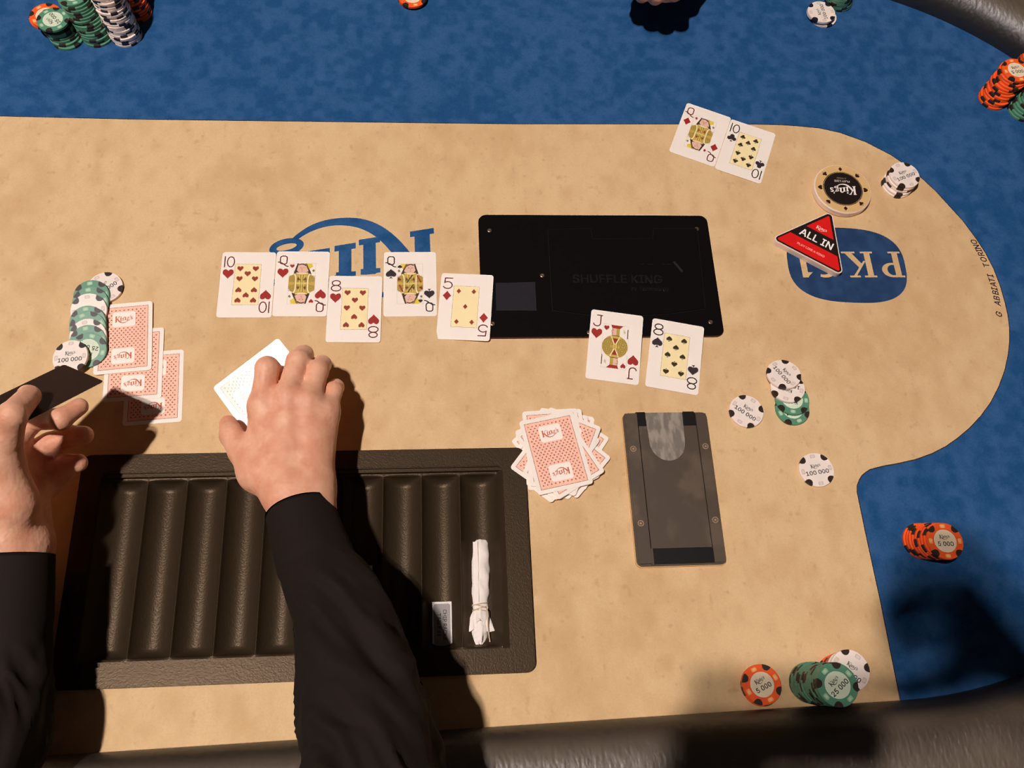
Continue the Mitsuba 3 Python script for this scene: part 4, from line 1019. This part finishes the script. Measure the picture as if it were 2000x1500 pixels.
def on_card(px, py, off):
    """the point of the dark card's plane seen at a pixel, lifted by off along its normal"""
    n = DK_T @ np.array([0, 0, 1.0]); d = at(px, py, 0.0) - CAM
    return CAM + d * ((DK_C - CAM) @ n / (d @ n)) + n * off
left = fingers([
    [(24, 985, 102, 18), (4, 902, 128, 15.5), (32, 842, 140, 12.5), (62, 794, 131, 10.5)],
    [(18, 868, 80, 13), (66, 818, 88, 11.5), (112, 795, 92, 10.5), (152, 780, 96, 9)],
    [(42, 898, 66, 13.5), (98, 868, 60, 12), (134, 852, 64, 11), (164, 850, 70, 9.5)],
    [(58, 930, 58, 13), (98, 922, 50, 11.5), (130, 908, 54, 10.6), (153, 904, 60, 9.2)],
    [(62, 962, 56, 12), (92, 954, 46, 10.2), (114, 938, 44, 9.2), (130, 926, 46, 8)]])
wl1, wl2 = A3(14, 1066, 80), A3(50, 1066, 70)
left[0][3] = (on_card(64, 793, 0.0112), 0.0105); left[0][2] = (on_card(33, 842, 0.0165), 0.0125)
left[1][3] = (on_card(150, 778, -0.0095), 0.0085); left[1][2] = (on_card(112, 797, -0.0125), 0.0100)
palm_l = [(wl1, left[1][0][0], .023, .0150), (wl1, left[2][0][0], .023, .0150), (wl2, left[3][0][0], .022, .0145), (wl2, left[4][0][0], .021, .0140), (wl1, left[0][0][0], .023, .021), (left[0][0][0], left[0][1][0], .021, .017),
          (left[0][1][0], left[1][0][0], .013, .013)]
elbow_l = np.array([-0.461, -0.02, 0.112])
mid_l = A3(26, 1180, 72)
fore_l = [(wl1, mid_l, .0225, .022), (wl2, mid_l, .0225, .022), (mid_l, A3(10, 1320, 68), .024, .026), (A3(10, 1320, 68), A3(-4, 1430, 80), .026, .027), (A3(-4, 1430, 80), elbow_l, .027, .028)]
ml = hand_mesh(left, palm_l, fore_l)

DX = -0.245
sh_l, sh_r = np.array([DX - 0.185, -0.34, 0.40]), np.array([DX + 0.185, -0.34, 0.40])
core = torso_mesh(np.array([DX, -0.38, -0.28]), np.array([DX, -0.36, 0.27]), sh_l, sh_r, 0.095, [(np.array([DX, -0.35, 0.36]), np.array([DX, -0.33, 0.50]), 0.058, 0.055), (sh_l, elbow_l, .040, .028), (sh_r, elbow_r, .040, .034)])
hd_ = head_parts(dl, (DX, -0.315, 0.585), 0.1, -0.35)
part(dl + '__body', mikit.ply(trimesh.util.concatenate([mr, ml, core, hd_]), 'skin', smooth=True))
part(dl + '__shirt', mikit.ply(torso_mesh(np.array([DX, -0.38, -0.30]), np.array([DX, -0.36, 0.27]), sh_l, sh_r, 0.115), 'shirt_black', smooth=True))
labels[dl + '__shirt'] = {'label': 'black shirt'}
for sx in (-1, 1):                                  # seated: thighs under the table, shins down to the floor
    part(dl + '__trouser_leg', mikit.ply(tube([(DX + sx * 0.09, -0.40, -0.26), (DX + sx * 0.11, -0.20, -0.25), (DX + sx * 0.12, 0.05, -0.26), (DX + sx * 0.12, 0.10, -0.34), (DX + sx * 0.12, 0.09, -0.72)], [.10, .09, .075, .068, .055], 24), 'shirt_black', smooth=40))
cr = [A3(587, 996, 63), A3(618, 1100, 78), A3(667, 1200, 98), A3(692, 1300, 116), A3(718, 1400, 134), A3(728, 1490, 152), np.array([-0.075, -0.15, 0.27]), sh_r]
part(dl + '__sleeve', mikit.ply(sleeve_mesh(cr, [.0335, .0365, .0460, .0520, .0560, .0550, .064, .074], seed=3), 'shirt_black', smooth=True))
cl = [A3(32, 1086, 74), A3(24, 1180, 70), A3(10, 1320, 68), A3(-4, 1430, 82), np.array([-0.462, -0.05, 0.125]), np.array([-0.455, -0.17, 0.23]), sh_l]
part(dl + '__sleeve', mikit.ply(sleeve_mesh(cl, [.0325, .0345, .0385, .0420, .050, .062, .074], seed=8), 'shirt_black', smooth=True))
def nail(tip, prev, up, r, ln):
    """a fingernail on the upper side of a fingertip"""
    tip, prev, up = (np.asarray(q, float) for q in (tip, prev, up)); d = tip - prev; d /= np.linalg.norm(d); up = up - d * (up @ d); up /= np.linalg.norm(up); sd = np.cross(d, up)
    vs = []
    for i, t in enumerate(np.linspace(-1, 1, 9)):
        w = math.sqrt(max(0.0, 1 - (abs(t) ** 3) * 0.6))
        for a in np.linspace(-1, 1, 7): vs.append(tip + d * (t * ln / 2 + 0.001) + sd * (r * 0.78 * math.sin(a * w)) + up * (r * 1.03 * math.cos(a * 0.78 * w) - 0.0006 - (0.0025 * max(0, t) ** 2)))
    f = []
    for i in range(8):
        for j in range(6): q = i * 7 + j; f += [[q, q + 1, q + 8], [q, q + 8, q + 7]]
    m = trimesh.Trimesh(np.array(vs), np.array(f), process=False)
    if (m.face_normals @ up).mean() < 0: m.invert()
    return m
part(dl + '__thumbnail', mikit.ply(nail(left[0][3][0] - np.array([0.002, -0.0, 0]), left[0][2][0], (0.05, -0.1, 1), 0.0105, 0.015), 'nail', smooth=True))

# --- the player across the table: only the lower side of one hand comes into view
pb = thing('person', 'player at the far side, only the underside of a fist in view', 'person')
fist = fingers([
    [(1345, -70, 70, 14), (1338, -30, 58, 12), (1318, -14, 50, 11), (1300, -8, 48, 9)],
    [(1318, -60, 82, 12.5), (1316, -16, 76, 11), (1308, -12, 54, 10), (1306, -26, 46, 8.5)],
    [(1290, -62, 84, 12.5), (1286, -12, 78, 11), (1280, -6, 56, 10), (1278, -24, 46, 8.5)],
    [(1262, -60, 80, 12), (1258, -14, 74, 10.5), (1254, -10, 54, 9.6), (1254, -26, 46, 8.2)],
    [(1238, -55, 74, 11), (1234, -20, 68, 9.6), (1232, -16, 52, 8.8), (1234, -28, 46, 7.6)]])
wf = A3(1300, -170, 92)
palm_f = [(wf, fist[i][0][0], .023, .0145) for i in (1, 2, 3, 4)] + [(wf, fist[0][0][0], .02, .017)]
elbow_f = np.array([0.40, 1.24, 0.18]); sh_f, sh_f2 = np.array([0.46, 1.42, 0.40]), np.array([0.10, 1.44, 0.40])
mf = hand_mesh(fist, palm_f, [(wf, elbow_f, .025, .040)])
core = torso_mesh(np.array([0.28, 1.50, -0.28]), np.array([0.28, 1.48, 0.27]), sh_f2, sh_f, 0.095, [(np.array([0.28, 1.47, 0.36]), np.array([0.28, 1.45, 0.50]), 0.058, 0.055), (sh_f, elbow_f, .046, .040)])
hf = head_parts(pb, (0.28, 1.435, 0.585), math.pi, -0.2)
part(pb + '__body', mikit.ply(trimesh.util.concatenate([mf, core, hf]), 'skin', smooth=True))
part(pb + '__shirt', mikit.ply(torso_mesh(np.array([0.28, 1.50, -0.30]), np.array([0.28, 1.48, 0.27]), sh_f2, sh_f, 0.115), 'hoodie', smooth=True))
part(pb + '__sleeve', mikit.ply(sleeve_mesh([A3(1302, -185, 96), elbow_f * 0.4 + wf * 0.6, elbow_f, (elbow_f + sh_f) / 2 + [0, 0.02, 0], sh_f], [.036, .044, .056, .066, .074], m=90, n=40, seed=4), 'hoodie', smooth=True))
part(pb + '__sleeve', mikit.ply(sleeve_mesh([np.array([0.02, 1.12, 0.125]), np.array([0.02, 1.25, 0.14]), np.array([0.03, 1.36, 0.26]), sh_f2], [.050, .056, .066, .074], m=70, n=40, seed=5), 'hoodie', smooth=True))

# --- the photographer standing behind the dealer, wholly out of view, whose phone and hands shade the near edge of the table
ph = thing('person', 'photographer standing behind the dealer and holding up a phone', 'person')
K = lambda r, u, f: CAM + RIGHT * r + UP * u + FWD * f
def grip(spec): return [[(K(*q[:3]), q[3] / 1000.0) for q in ch] for ch in spec]
rh = grip([
    [(0.126, 0.033, -0.045, 17.9), (0.104, 0.014, -0.036, 14.6), (0.082, 0.004, -0.029, 12.3), (0.060, 0.000, -0.026, 10.1)],
    [(0.126, 0.130, -0.044, 14.0), (0.098, 0.136, -0.042, 11.8), (0.078, 0.118, -0.032, 10.6), (0.066, 0.098, -0.027, 9.0)],
    [(0.134, 0.108, -0.050, 14.0), (0.100, 0.110, -0.046, 11.8), (0.074, 0.096, -0.034, 10.6), (0.060, 0.078, -0.027, 9.0)],
    [(0.138, 0.084, -0.052, 13.4), (0.102, 0.082, -0.048, 11.2), (0.074, 0.070, -0.034, 10.1), (0.058, 0.058, -0.027, 9.0)],
    [(0.138, 0.062, -0.050, 12.9), (0.110, 0.056, -0.046, 10.6), (0.084, 0.046, -0.034, 9.5), (0.070, 0.038, -0.027, 8.4)]])
wp = K(0.196, 0.020, -0.070); el_p = np.array([0.37, -0.30, 0.955])
mrp = hand_mesh(rh, [(wp, rh[i][0][0], .022, .0145) for i in (1, 2, 3, 4)] + [(wp, rh[0][0][0], .02, .017)], [(wp, wp * 0.55 + el_p * 0.45, .025, .028)], h=0.0026)
lh = grip([
    [(-0.070, -0.085, -0.040, 15), (-0.050, -0.082, -0.032, 12.5), (-0.030, -0.078, -0.028, 10.5), (-0.014, -0.072, -0.026, 9)],
    [(-0.060, -0.050, -0.048, 12), (-0.062, -0.024, -0.046, 10.5), (-0.060, -0.008, -0.034, 9.5), (-0.058, 0.000, -0.027, 8)],
    [(-0.080, -0.052, -0.048, 12), (-0.084, -0.026, -0.046, 10.5), (-0.082, -0.010, -0.034, 9.5), (-0.080, -0.002, -0.027, 8)],
    [(-0.098, -0.056, -0.046, 11.5), (-0.102, -0.034, -0.044, 10), (-0.100, -0.018, -0.034, 9), (-0.098, -0.010, -0.027, 8)],
    [(-0.112, -0.064, -0.044, 11), (-0.118, -0.046, -0.042, 9.5), (-0.116, -0.030, -0.034, 8.5), (-0.113, -0.022, -0.027, 7.5)]])
wq = K(-0.085, -0.135, -0.062); el_q = np.array([-0.20, -0.42, 0.88])
mlp = hand_mesh(lh, [(wq, lh[i][0][0], .022, .0145) for i in (1, 2, 3, 4)] + [(wq, lh[0][0][0], .02, .017)], [(wq, wq * 0.55 + el_q * 0.45, .025, .028)], h=0.0026)
PX, PY = 0.04, -0.74
shp_r, shp_l = np.array([PX + 0.19, PY + 0.05, 0.72]), np.array([PX - 0.19, PY + 0.05, 0.72])
core = torso_mesh(np.array([PX, PY, 0.10]), np.array([PX, PY, 0.58]), shp_l, shp_r, 0.095, [(np.array([PX, PY + 0.02, 0.68]), np.array([PX, PY + 0.03, 0.82]), 0.058, 0.055)])
hp2 = head_parts(ph, (PX, PY + 0.045, 0.90), 0.0, -0.3)
part(ph + '__body', mikit.ply(trimesh.util.concatenate([mrp, mlp, core, hp2]), 'skin', smooth=True))
part(ph + '__hoodie', mikit.ply(torso_mesh(np.array([PX, PY, 0.06]), np.array([PX, PY, 0.58]), shp_l, shp_r, 0.118), 'hoodie', smooth=True))
for w_, e_, s_ in ((wp, el_p, shp_r), (wq, el_q, shp_l)):
    part(ph + '__sleeve', mikit.ply(sleeve_mesh([w_ * 0.90 + e_ * 0.10, w_ * 0.5 + e_ * 0.5, e_, (e_ + s_) / 2, s_], [.046, .066, .078, .080, .080], m=90, n=40, seed=6), 'hoodie', smooth=True))
for sx in (-1, 1):
    part(ph + '__trouser_leg', mikit.ply(tube([(PX + sx * 0.08, PY, 0.10), (PX + sx * 0.095, PY, -0.05), (PX + sx * 0.10, PY + 0.01, -0.38), (PX + sx * 0.10, PY, -0.70)], [.095, .088, .068, .058], 24), 'hoodie', smooth=40))
    part(ph + '__shoe', mikit.ply(tube([(PX + sx * 0.10, PY - 0.05, -0.715), (PX + sx * 0.10, PY + 0.05, -0.712), (PX + sx * 0.105, PY + 0.16, -0.722), (PX + sx * 0.105, PY + 0.20, -0.732)], [.042, .045, .038, .022], 20), 'holder_dark', smooth=40))
sp = thing('smartphone', 'phone held level over the near edge of the table by the photographer', 'phone')
M = np.eye(4); M[:3, 0], M[:3, 1], M[:3, 2], M[:3, 3] = RIGHT, UP, -FWD, K(-0.022, -0.026, 0)
part(sp + '__case', mikit.ply(bevelled(rect(-0.080, -0.0385, 0.080, 0.0385, 0.009), 0.006, 0.0142, 0.001), 'holder_dark', smooth=30), T(M.tolist()))
part(sp + '__screen', mikit.ply(extrude(rect(-0.077, -0.0355, 0.077, 0.0355, 0.007), 0.0142, 0.0145), 'acrylic_gloss'), T(M.tolist()))
